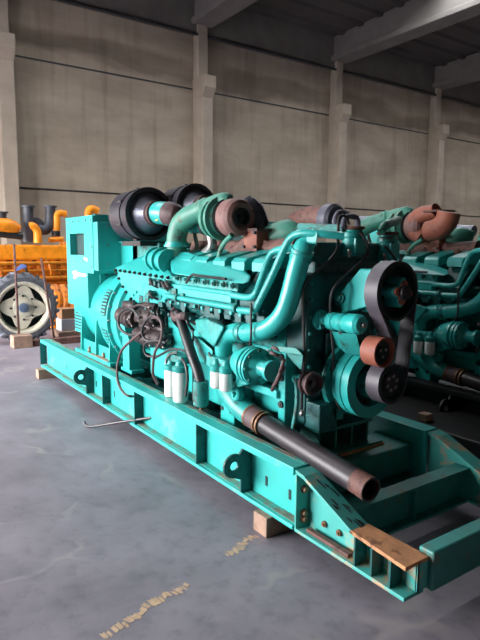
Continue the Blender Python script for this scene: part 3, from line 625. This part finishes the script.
MB().box((-.9, .25, .86), (-.5, .33, .92)).build('bracket_rail', TEAL, G, bevel=.006)
MB().hull([q(u, v, y) for u, v in ((255, 388), (284, 394), (284, 414), (262, 410), (253, 398)) for y in (.34, .44)]).build('side_cover', TEAL, G, bevel=.015)

# ---- engine front
GH = MB().box((-.58, .38, .68), (-.34, 1.1, 1.78)).build('gear_housing', TEALD, G, bevel=.03)
MB().box((-.34, .55, .72), (-.30, 1.0, 1.35)).build('front_cover', TEALD, GH, bevel=.015)
for k in range(9):
    for yy in (.41, 1.07): MB().cyl((-.34, yy, .75+k*.12), (-.318, yy, .75+k*.12), .014, n=6).build('bolt', TEALG, GH)
pc = P(314, 384, x=-.2)
cp = MB().lathe(pc-X*.14, X, [(0, .03), (.06, .03), (.06, .075), (.065, .085), (.085, .085), (.09, .07), (.12, .07), (.125, .085), (.145, .085), (.15, .07), (.1, .055), (.1, .02), (.14, .02)], 34).build('accessory_pulley', HOSEB, G, label='small brown grooved pulley')
MB().cyl(pc-X*.2, pc-X*.1, .035).build('pulley_shaft', TEAL, cp)
b = MB(); b.box((-.36, .4, .66), (-.2, .58, .86)); b.build('pan_corner_box', TEALD, G, bevel=.01)
b = MB(); p = P(334, 412, x=-.25); b.box(p-V((.05, .05, .05)), p+V((.05, .05, .04))); b.build('foot_bracket', TEAL, G, bevel=.01)
# upper front cross manifold and thermostat housings
b = MB(); b.box((-.52, .42, 1.86), (-.36, 1.3, 2.0)); b.box((-.55, .5, 1.7), (-.4, 1.2, 1.9)); CM = b.build('front_water_manifold', TEALD, G, bevel=.02)
for (u, v) in ((352, 256), (386.5, 260)):
    p = P(u, v, x=-.34); th = MB().lathe(p, Z, [(0, .075), (.04, .08), (.05, .072), (.13, .072), (.14, .08), (.17, .08), (.18, .068), (.2, .068)], 26).build('thermostat_housing', TEALC, G)
    MB().lathe(p+Z*.19, Z, [(0, .07), (.012, .085), (.025, .085), (.028, .06)], 26).build('gasket_ring', BROWN, th)
    MB().box(p+V((.06, -.05, .02)), p+V((.085, .05, .13))).build('housing_lug', TEAL, th, bevel=.006)
    for a, c in ((.0, -.08), (.02, .08)): MB().cyl(p+V((a+.05, c, -.01)), p+V((a+.05, c, .05)), .014, n=6).build('bolt', STEEL, th)
MB().tube([P(381, 232, x=-.3), P(385, 226, x=-.32), P(391, 223, x=-.4), P(398, 220, x=-.6)], [.03, .036, .034, .036], 16, 4).build('outlet_hose', OLDGREEN, G)
MB().tube([P(343, 228, x=-.34), P(345, 219, x=-.36), P(351, 216, x=-.4), P(357, 219, x=-.4), P(358, 228, x=-.36)], .022, 10, 4).build('hose_loop', FOIL, G)
MB().tube([P(338, 232, x=-.5), P(335, 222, x=-.5), P(339, 213, x=-.52), (P(347, 214, x=-.55))], .025, 10, 4).build('hose_loop', FOIL, G)
for (u, v) in ((320, 245), (325, 262), (318, 288), (322, 300)):
    MB().cyl(P(u, v, x=-.5), P(u+6, v+5, x=-.42), .03, n=12).build('sensor', TEALG, G)
MB().hull([P(u, v, x=x) for u, v in ((312, 282), (326, 278), (330, 300), (312, 306)) for x in (-.55, -.5)]).build('lever_plate', TEALG, G, bevel=.006)
MB().tube([P(306, 300, x=-.45), P(322, 292, x=-.45), P(326, 305, x=-.42)], .02, 8, 3).build('lever', TEALW, G)
MB().tube([P(341, 270, x=-.4), P(334, 276, x=-.44), P(316, 268, x=-.5)], .03, 8, 3).build('pipe_stub', TEALG, G)

# fan bracket plate
fb = [P(u, v, y=.62) for u, v in ((339, 293), (360, 268.5), (376, 270), (376, 306), (366, 307), (341, 314))]
FB = MB().prism(fb, (0, .14, 0)).build('fan_bracket', TEAL, G, bevel=.01)
MB().lathe(P(342, 298, y=.62), Y*-1, [(0, .035), (.02, .035), (.02, .02), (.04, .02)], 14).build('bolt', TEALG, FB)
MB().cyl(V((-.4, YC, 1.6)), V((.02, YC, 1.6)), .09, n=24).build('fan_shaft_housing', TEALC, FB)
# belt tensioner cylinder
t0 = q(317, 319, .5); t1 = q(362, 325, .5); td = t1-t0; Lt = td.length; s_ = Lt/.34
TN = MB().lathe(t0, td, [(0, .07), (.04*s_, .07), (.045*s_, .03), (.1*s_, .04), (.11*s_, .062), (.15*s_, .066), (.16*s_, .058), (.21*s_, .066), (.23*s_, .056), (.25*s_, .068), (.32*s_, .07), (.34*s_, .055)], 24).build('belt_tensioner', TEAL, G)
tn = td.normalized(); MB().cyl(t1, t1+tn*.03, .018, n=6).build('hex_nut', STEEL, TN)
MB().hull([q(u, v, y) for u, v in ((309, 308), (321, 310), (321, 330), (309, 328)) for y in (.47, .56)]).build('tensioner_flange', TEAL, TN, bevel=.012)
MB().cyl(q(341, 322, .5), q(341, 334, .5), .018, n=8).build('grease_nipple', STEEL, TN)

# pulleys: shaft axis along +x
AY = .73
fz = P(398.8, 292.3, x=.2); RF = .19
FP = MB().lathe(V((.08, fz.y, fz.z)), X, [(0, .06), (0, RF), (.12, RF), (.12, RF-.02), (.02, RF-.026), (.02, .07), (.05, .07)], 56, cap=False).build('fan_pulley', VOID, G, label='large dark fan drive pulley')
# spider hub: scalloped teal casting
b = MB(); pts = []
for k in range(48):
    a = 2*PI*k/48; rr = .08+.02*math.cos(4*a+.6); pts.append((.1, fz.y+rr*math.cos(a), fz.z+rr*math.sin(a)))
b.prism(pts, (.13, 0, 0)); b.build('fan_hub', TEAL, FP, bevel=.006)
b = MB(); pts = [(.231, fz.y+(.07+.017*math.cos(4*a+.6))*math.cos(a), fz.z+(.064+.016*math.cos(4*a+.6))*math.sin(a)) for a in [2*PI*k/48 for k in range(48)]]
b.prism(pts, (.012, 0, 0)); b.build('hub_face', REDB, FP, label='rust-red hub rim')
MB().lathe((.24, fz.y, fz.z), X, [(0, .05), (.025, .048), (.03, .03)], 26).build('hub_cap', DSTEEL, FP)
cz = P(393.5, 383.5, x=.2); cz = V((.2, cz.y, cz.z)); RC = .13
CP = MB().lathe((.07, cz.y, cz.z), X, [(0, RC-.01), (0, RC), (.13, RC), (.13, RC-.014), (.1, RC-.03), (.1, .02)], 48, cap=False).build('crankshaft_pulley', VOID, G)
MB().lathe((.16, cz.y, cz.z), X, [(0, .075), (.02, .072), (.02, .02)], 30).build('pulley_centre', DSTEEL, CP)
for a in range(6):
    e = V((0, math.cos(a*PI/3+.3), math.sin(a*PI/3+.3)))*.048; p = V((.18, cz.y, cz.z))+e; MB().cyl(p, p+X*.012, .013, n=8).build('bolt', STEEL, CP)
dz = P(372, 384, x=-.02); RD = .245
DP = MB().lathe((-.195, dz.y, dz.z), X, [(0, .1), (0, RD-.02), (.05, RD-.015), (.055, RD), (.1, RD), (.1, RD-.01), (.112, RD-.01), (.112, RD), (.175, RD), (.175, .165), (.12, .16), (.12, .05)], 60, cap=False).build('vibration_damper', TEAL, G)
MB().lathe((-.078, dz.y, dz.z), X, [(0, .163), (.004, .163)], 48).build('damper_recess', VOID, DP)
MB().lathe((-.08, dz.y, dz.z), X, [(0, .1), (.1, .1), (.1, .11), (.15, .11)], 36).build('damper_hub', TEALC, DP)
for a in range(8):
    e = V((0, math.cos(a*PI/4), math.sin(a*PI/4)))*.135; p = V((-.075, dz.y, dz.z))+e; MB().cyl(p, p+X*.02, .013, n=6).build('bolt', DSTEEL, DP)
MB().lathe((-.28, dz.y, dz.z), X, [(0, .2), (.02, .262), (.06, .262), (.07, .2)], 50).build('damper_backing_ring', TEALC, DP)
iz = P(384.7, 352.8, x=.2); iz = V((.2, iz.y, iz.z)); RI = .1
IP = MB().lathe((.075, iz.y, iz.z), X, [(0, RI-.02), (0, RI), (.125, RI), (.125, RI-.012), (.09, RI-.02), (.09, .02)], 44, cap=False).build('idler_pulley', REDB, G, label='rust-orange idler pulley')
MB().lathe((.15, iz.y, iz.z), X, [(0, .088), (.02, .08), (.02, .04), (.035, .04)], 28).build('idler_centre', VOID, IP)
for a in range(3):
    e = V((0, math.cos(a*2.1+.5), math.sin(a*2.1+.5)))*.03; p = V((.18, iz.y, iz.z))+e; MB().cyl(p, p+X*.01, .01, n=8).build('bolt', STEEL, IP)
MB().hull([V((-.1, iz.y-.05, iz.z-.05)), V((-.1, iz.y+.05, iz.z-.05)), V((.0, iz.y, iz.z-.05)), V((-.1, iz.y-.1, iz.z+.1)), V((.0, iz.y-.06, iz.z+.1)), V((-.2, iz.y-.1, iz.z+.1)), V((-.2, iz.y-.05, iz.z))]).build('idler_arm', TEALC, IP)
# belt loop: round the fan pulley and the crank pulley, pushed inwards by the idler on its left run
def belt():
    th = .011
    def tang(c1, r1, s1, c2, r2, s2):
        # circles walked with sense s (+1 counter-clockwise); common tangent leaving 1 and reaching 2
        d = c2-c1; D = d.length; u = d/D; nrm = V((-u.y, u.x))
        k = (s1*r1 - s2*r2)/D; h = math.sqrt(max(0, 1-k*k))
        n_ = -(u*(-k) + nrm*h) if False else V((u.x*k + u.y*h, u.y*k - u.x*h))
        return c1+n_*(s1*r1), c2+n_*(s2*r2)
    cs = [(V((fz.y, fz.z)), RF+.003, 1), (V((iz.y, iz.z)), RI+.003+th, -1), (V((cz.y, cz.z)), RC+.003, 1)]
    tg = [tang(*cs[i], *cs[(i+1) % 3]) for i in range(3)]
    pts = []
    for i in range(3):
        c, rr, sg = cs[i]; pin = tg[i-1][1]; pout = tg[i][0]
        a0 = math.atan2(pin.y-c.y, pin.x-c.x); a1 = math.atan2(pout.y-c.y, pout.x-c.x)
        if sg > 0:
            while a1 < a0: a1 += 2*PI
        else:
            while a1 > a0: a1 -= 2*PI
        n = max(4, int(abs(a1-a0)*14))
        for k in range(n+1):
            a = a0+(a1-a0)*k/n; e = V((math.cos(a), math.sin(a))); pts.append((c+e*rr, e*sg))
    b = MB(); n = len(pts); rings = []
    for p, e in pts:
        o = p+e*th
        rings.append([b.b.verts.new(c) for c in ((.085, p.x, p.y), (.085, o.x, o.y), (.195, o.x, o.y), (.195, p.x, p.y))])
    for i in range(n):
        A_, B_ = rings[i], rings[(i+1) % n]
        for k in range(4): b.b.faces.new((A_[k], A_[(k+1) % 4], B_[(k+1) % 4], B_[k]))
    return b.build('drive_belt', BELT, G)
belt()
# front cables
def fcable(pts, r=.011, m=CABLE, name='cable'): return MB().tube([P(u, v, x=x) for u, v, x in pts], r, 8, 5).build(name, m, G)
fcable([(349, 224, -.3), (345, 216, -.28), (339, 218, -.26), (338, 235, -.24), (337, 250, -.24), (326, 264, -.26), (312, 276, -.28), (304, 286, -.3), (303, 310, -.3), (304, 345, -.28), (303.5, 370, -.26), (302, 395, -.3), (301.5, 412, -.34)])
fcable([(360, 232, -.26), (367, 243, -.22), (367, 254, -.2), (358, 265, -.18), (345, 276, -.18), (334, 288, -.18), (330.5, 302, -.2), (331.5, 330, -.2), (333.5, 355, -.2), (333, 385, -.2), (337, 402, -.18), (341, 410, -.16)])
fcable([(397, 262, -.2), (390, 252, -.2), (385, 246, -.22)], .01)
fcable([(296, 378, -.3), (297, 400, -.28), (294.5, 420, -.28), (292, 432, -.3)], .016, TEALG, 'drain_tube')
fcable([(303, 410, -.3), (301, 416, -.3)], .018, STEEL, 'cable_end')

def gset_copy(dx, dy, label, dark=True):
    c = copy_tree(G); c.location = V(G.location)+V((dx, dy, 0)); c['label'] = label
    if dark:
        bases = ('side_rail', 'frame_nose', 'cross_beam', 'engine_step', 'scrape_mark', 'front_foot', 'drip_tray')
        def go(o, inside=False):
            n = o.name.split('.')[0]; ins = inside or n in bases
            if ins and o.type == 'MESH' and o.material_slots:
                for s in o.material_slots: s.link = 'OBJECT'; s.material = BLKSKID
            if n == 'nose_cap' or n == 'loose_bar' or n == 'dust_layer': o['label'] = 'black-painted piece'
            for ch in o.children: go(ch, ins)
        go(c)
    return c
G2 = gset_copy(-.08, 2.6, 'turquoise generator set with black base frame, directly right of the foreground one')
G3 = gset_copy(-.1, 5.4, 'farthest turquoise generator set, mostly hidden behind the two nearer ones')
def drop(o):
    for c in list(o.children): drop(c)
    bpy.data.objects.remove(o)
for c in list(G3.children):
    if c.name.split('.')[0] in ('air_filter', 'intake_pipe', 'rubber_hump_hose', 'hose_band', 'yellow_tag', 'filter_bracket', 'scrape_mark', 'fan_pulley', 'drive_belt', 'idler_pulley', 'crankshaft_pulley', 'vibration_damper', 'exhaust_outlet', 'outlet_hose', 'cable', 'exhaust_manifold'): drop(c)
for c in list(G2.children):
    if c.name.split('.')[0] in ('air_filter', 'intake_pipe', 'rubber_hump_hose', 'hose_band', 'yellow_tag', 'exhaust_outlet', 'exhaust_collar', 'scrape_mark', 'outlet_hose'): drop(c)
# extra exhaust elbows that only the second set carries
e = lambda u, v, y: P(u, v, y=y)
WM[G2.name] = Matrix.Translation(G2.location)
MB().tube([e(360, 222, 4.2), e(392, 222, 4.2)], .09, 18, 0).build('air_duct', CONE, G2)
MB().tube([e(440, 229, 4.3), e(474, 231, 4.3)], .07, 18, 0).build('air_duct', CONE, G2)
MB().box((-6.0, 1.95, .0), (1.6, 4.2, .36)).build('gap_darkening_box', BLKSKID, G2, bevel=.02, label='low black box added to darken the gap between the sets')  # black box added to make the floor gap between the sets dark
MB().tube([e(423, 238, 3.1), e(416, 231, 3.1), (e(416, 222, 3.1)), e(423, 215, 3.1), e(433, 212.5, 3.1), e(437, 211, 3.1)], [.09, .1, .11, .1, .08, .09], 18, 4).build('exhaust_elbow', REDB, G2)
MB().tube([e(428, 231, 3.0), e(438, 229, 3.0), e(446, 222, 3.0), e(449, 212, 3.0)], [.11, .12, .12, .12], 20, 4).build('exhaust_elbow', REDB, G2)
MB().lathe(e(439, 211.5, 3.12)-Z*.01, Z, [(0, .17), (.02, .17)], 30).build('outlet_flange', BROWN, G2)

# ------------------------------------------------------------------ timber, bar, clutter
def block(u0, v0, u1, v1, y0, y1, h, label, name='timber_block'):
    a = P(u0, v0, z=0); c = P(u1, v1, z=0)
    return tag(MB().box((a.x, y0, 0), (c.x, y1, h)).build(name, WOOD, bevel=.006), label, 'timber', 'timber blocks under the base frames')
tag(MB().box((-.36, -.05, 0), (-.21, .5, .139)).build('timber_block', WOOD, bevel=.006), 'sawn timber block under the near rail beside the front nose', 'timber', 'timber blocks under the base frames')
tag(MB().box((-5.86, -.1, 0), (-5.7, .4, .139)).build('timber_block', WOOD, bevel=.006), 'small timber block under the far left end of the near rail', 'timber', 'timber blocks under the base frames')
p = P(423, 418, y=2.58)
tag(MB().box((-.62, 2.04, .361), (-.52, 2.14, .43)).build('timber_block', WOOD, bevel=.006), 'small timber block lying on the low black added box behind the far turquoise rail', 'timber', 'timber blocks under the base frames')
a = P(149, 418, y=.09); c = P(90, 426.5, z=.02); c2 = P(84, 422, z=.05)
tag(MB().tube([a+V((0, .008, 0)), a, a.lerp(c, .5), c, c2], .014, 10, 4).build('steel_bar', PIPEB), 'thin dark steel bar poking out of the near rail onto the floor', 'bar')

# tractor wheel
wc = P(24, 308, x=-9); R = wc.z
RW = empty('tractor_wheel', (-9, wc.y, 0)); tag(RW, 'big treaded wheel with cream rim and blue-grey hub standing at the far left', 'wheel')
ty = MB().lathe((-9.42, wc.y, R), X, [(0, .5), (.0, .62), (.05, R-.07), (.1, R-.035), (.32, R-.035), (.37, R-.07), (.42, .62), (.43, .52), (.38, .49)], 60, cap=False).build('tyre', TYRE, RW)
b = MB()
for k in range(30):
    a = 2*PI*k/30; e_ = V((0, math.cos(a), math.sin(a))); t_ = V((0, -math.sin(a), math.cos(a))); o = V((-9.21, wc.y, R)); s = 1 if k % 2 else -1
    b.hull([o+e_*rr+X*(xx*s)+t_*(tt+(.0 if abs(xx) < .1 else .06)) for rr in (R-.09, R-.005) for xx in (0, .2) for tt in (-.03, .03)])
    b.hull([o+e_*rr+X*xx+t_*tt for rr, xx in ((R-.1, .17), (R-.02, .18), (.6, .205), (.6, .222)) for tt in (.03, .085)])
b.build('tread', TYRE, RW)
rim = MB().lathe((-9.3, wc.y, R), X, [(.0, .4), (.02, .47), (.25, .49), (.29, .53), (.31, .53), (.31, .49), (.2, .43)], 50, cap=False).build('rim', RIM, RW)
b = MB(); pts = []
for k in range(64):
    a = 2*PI*k/64; rr = .37+.075*math.cos(4*a+.4); pts.append((-9.08, wc.y+rr*math.cos(a), R+rr*math.sin(a)))
b.prism(pts, (.02, 0, 0)); disc = b.build('wheel_disc', RIM, RW, bevel=.01)
MB().lathe((-9.2, wc.y, R), X, [(0, .46), (.01, .46)], 40).build('wheel_back', VOID, RW)
MB().lathe((-9.06, wc.y, R), X, [(0, .2), (.02, .19), (.03, .12)], 30).build('hub_plate', RIM, RW)
MB().lathe((-9.05, wc.y, R), X, [(0, .1), (.07, .09), (.08, .04)], 16).build('hub', HUBB, RW)
for k in range(8):
    a = 2*PI*k/8; p = V((-9.06, wc.y+.24*math.cos(a), R+.24*math.sin(a))); MB().cyl(p, p+X*.03, .022, n=6).build('wheel_nut', DSTEEL, RW)
b = MB(); p = P(21, 268, x=-9.15)+V((0,0,.0)); b.hull([p+V((0, -.1, -.02)), p+V((0, .09, .07)), p+V((.04, .12, .02)), p+V((.04, -.1, -.07)), p+V((-.14, -.08, -.03)), p+V((-.14, .08, .03)), p+V((-.05, .02, .09))])
tag(b.build('cloth', BLUE, bevel=.02), 'small blue cloth lying on top of the tractor wheel', 'cloth')
# timber block before wheel, rods, plank, cartons
tag(MB().box((-8.75, P(12, 345, x=-8.6).y, 0), (-8.45, P(31, 345, x=-8.6).y, .24)).build('timber_block', WOOD, bevel=.01), 'short timber block on the floor in front of the tractor wheel', 'timber')
for (u0, v0, u1, v1, lab) in ((19, 336, 14, 244, 'thin rusty rod leaning upright across the tractor wheel'), (54, 338, 41, 258, 'thin rusty rod leaning upright to the right of the tractor wheel')):
    a = P(u0, v0, x=-8.66); c = P(u1, v1, x=-8.85)
    a.z = .25 if u0 < 30 else .12
    tag(MB().cyl(a, c, .022, n=8).build('steel_rod', BROWN), lab, 'rod')
a = P(34, 346, x=-8.5); c = P(84, 334, x=-8.5)
tag(MB().box((-8.7, a.y, 0), (-8.5, c.y, .12)).build('plank', BROWN, bevel=.006), 'dark brown plank on the floor beside the tractor wheel', 'plank')
a = P(62, 334, x=-9.4); c = P(80, 334, x=-9.4)
ct = empty('carton', ((-9.6), a.y, 0)); tag(ct, 'small carton with a white lower half and brown top behind the turquoise rail end', 'box')
MB().box((-9.8, a.y, .12), (-9.4, c.y, .38)).build('carton_base', CARDW, ct); MB().box((-9.78, a.y+.02, .38), (-9.42, c.y-.02, .6)).build('carton_top', CARD, ct)
tag(MB().box((-9.85, a.y-.1, 0), (-9.3, c.y+.3, .12)).build('pallet_board', WOOD, bevel=.01), 'low board under the small carton', 'board')

# ------------------------------------------------------------------ orange engine
OX = -11.
O = empty('orange_engine', (OX-.5, .8, .0)); tag(O, 'orange industrial engine with black exhaust stacks behind the tractor wheel', 'engine')
ob = lambda y0, z0, y1, z1, x0=-11.9, x1=OX: MB().box((x0, y0, z0), (x1, y1, z1))
Pz = lambda u, v: P(u, v, x=OX)
ob(-3, .55, 2.7, 1.5).build('engine_block', ORANGEC, O, bevel=.04)
ob(-3, .2, 2.9, .5, -12.1, -10.9).build('base_frame', BLKSKID, O, bevel=.02)
ob(-2.8, 1.62, 2.7, 1.98, -11.8, OX+.05).build('intake_manifold', ORANGE, O, bevel=.05)
for k in range(9):
    yy = -2.6+k*.56; hd = ob(yy, 1.3, yy+.46, 1.66, -11.7, OX+.02).build('cylinder_head', ORANGEC, O, bevel=.03)
    for j in range(4): MB().cyl((OX+.02, yy+.06+j*.11, 1.4+.05*(j % 2)), (OX+.07, yy+.06+j*.11, 1.4+.05*(j % 2)), .025, n=6).build('bolt', ORANGE, hd)
    MB().tube([(OX+.05, yy+.2, 1.6), (OX+.15, yy+.25, 1.5), (OX+.12, yy+.3, 1.3), (OX, yy+.33, 1.2)], .03, 8, 3).build('fuel_line', ORANGEC if k % 2 else DSTEEL, hd)
    MB().box((OX, yy+.05, .75), (OX+.05, yy+.4, 1.05)).build('inspection_door', ORANGE, O, bevel=.03)
for z, r in ((1.55, .045), (1.38, .03), (1.2, .05), (1.1, .03)): MB().cyl((OX+.12, -2.8, z), (OX+.12, 2.6, z), r, n=12).build('side_pipe', ORANGE, O)
for u in (52, 60, 67):
    p = Pz(u, 290); MB().tube([p+V((.1, 0, .1)), p+V((.25, .05, -.2)), p+V((.25, .0, -.55)), p+V((.05, 0, -.85))], [.12, .16, .15, .1], 14, 4).build('pump_casting', ORANGEC, O)
p = Pz(62, 330); MB().box(p+V((0, -.3, -.1)), p+V((.2, .35, .15))).build('side_tank', ORANGE, O, bevel=.03)
# stacks
def stack(u, vt, vb, r, m, bend=None):
    a = P(u, vb, x=-11.3); c = P(u, vt, x=-11.3); pts = [a, a.lerp(c, .5), c]
    if bend: pts = [P(*bend, x=-11.3), P((u+bend[0])/2+1, bend[1]+1, x=-11.3), P(u-1, bend[1]-4, x=-11.3), P(u, (vt+bend[1])/2, x=-11.3), c]
    s = MB().tube(pts, r, 18, 4).build('exhaust_stack', m, O)
    MB().lathe(c, Z, [(0, r*1.35), (.03, r*1.35)], 20).build('stack_flange', m, s)
stack(28, 207, 242, .12, BGBLACK); stack(50, 207, 235, .12, BGBLACK, (38, 229)); stack(1, 213, 225, .12, BGBLACK)
MB().lathe(P(35, 226, x=-11.4), X, [(0, .1), (.02, .2), (.1, .2), (.12, .1)], 20).build('turbocharger', BGBLACK, O)
MB().tube([P(-6, 225, x=-11.1), P(8, 226, x=-11.1), P(15, 228, x=-11.1), P(19, 230, x=-11.1)], [.16, .17, .14, .09], 18, 4).build('turbocharger', ORANGE, O)
MB().cyl(P(-4, 233, x=-11.1), P(22, 236, x=-11.1), .09).build('exhaust_manifold', DSTEEL, O)
MB().tube([P(30, 226, x=-11), P(33, 226, x=-11), P(37, 231, x=-11), P(38, 243, x=-11)], [.08, .09, .09, .1], 16, 4).build('intake_elbow', ORANGE, O)
MB().tube([P(56, 238, x=-11.2), P(57, 225, x=-11.2), P(57, 216, x=-11.2), P(60, 213, x=-11.2), P(66, 214, x=-11.2)], .08, 14, 4).build('breather_pipe', ORANGE, O)
MB().cyl(P(56, 236, x=-11.2), P(56, 231, x=-11.2), .1).build('hose_clamp', DSTEEL, O)
MB().cyl(P(63, 239, x=-11.15), P(49, 240, x=-11.15), .06).build('top_pipe', ORANGE, O)
MB().tube([P(88, 235, x=-11.2), P(88, 222, x=-11.2), P(88.5, 212, x=-11.2), P(92, 209, x=-11.2), P(98, 211, x=-11.2)], [.09, .09, .1, .1, .09], 14, 4).build('breather_pipe', ORANGE, O)
MB().cyl((OX-.35, 2.0, 1.95), (OX-.35, 2.75, 1.95), .12).build('rear_pipe', ORANGE, O)
ob(2.2, 1.4, 2.9, 2.0).build('rear_housing', ORANGEC, O, bevel=.05)

# ------------------------------------------------------------------ light
wd = bpy.data.worlds.new('daylight'); scene.world = wd; wd.use_nodes = True; nt = wd.node_tree
bg = nt.nodes['Background']; bg.inputs['Strength'].default_value = 25.0
tc = nt.nodes.new('ShaderNodeTexCoord'); sp = nt.nodes.new('ShaderNodeSeparateXYZ'); rp = nt.nodes.new('ShaderNodeValToRGB')
nt.links.new(tc.outputs['Generated'], sp.inputs[0]); nt.links.new(sp.outputs['Z'], rp.inputs['Fac']); nt.links.new(rp.outputs['Color'], bg.inputs['Color'])
rp.color_ramp.elements[0].position = 0; rp.color_ramp.elements[0].color = (.55, .53, .5, 1)
rp.color_ramp.elements[1].position = .5; rp.color_ramp.elements[1].color = (.93, .96, 1, 1)
k_ = rp.color_ramp.elements.new(.02); k_.color = (1, 1, 1, 1)
pl = bpy.data.lights.new('door_portal', 'AREA'); pl.shape = 'RECTANGLE'; pl.size = 12; pl.size_y = 5.4; pl.cycles.is_portal = True
po = bpy.data.objects.new('door_portal', pl); COL.objects.link(po); po.location = (-8, -9.95, 2.7); po.rotation_euler = (math.radians(90), 0, 0)

p2 = bpy.data.lights.new('skylight_portal', 'AREA'); p2.shape = 'RECTANGLE'; p2.size = SKY1-SKY0; p2.size_y = 43; p2.cycles.is_portal = True
po = bpy.data.objects.new('skylight_portal', p2); COL.objects.link(po); po.location = ((SKY0+SKY1)/2, 11.5, 10.56)

vs = scene.view_settings; vs.view_transform = 'Standard'; vs.look = 'None'; vs.exposure = .15; vs.gamma = 1; vs.use_curve_mapping = False
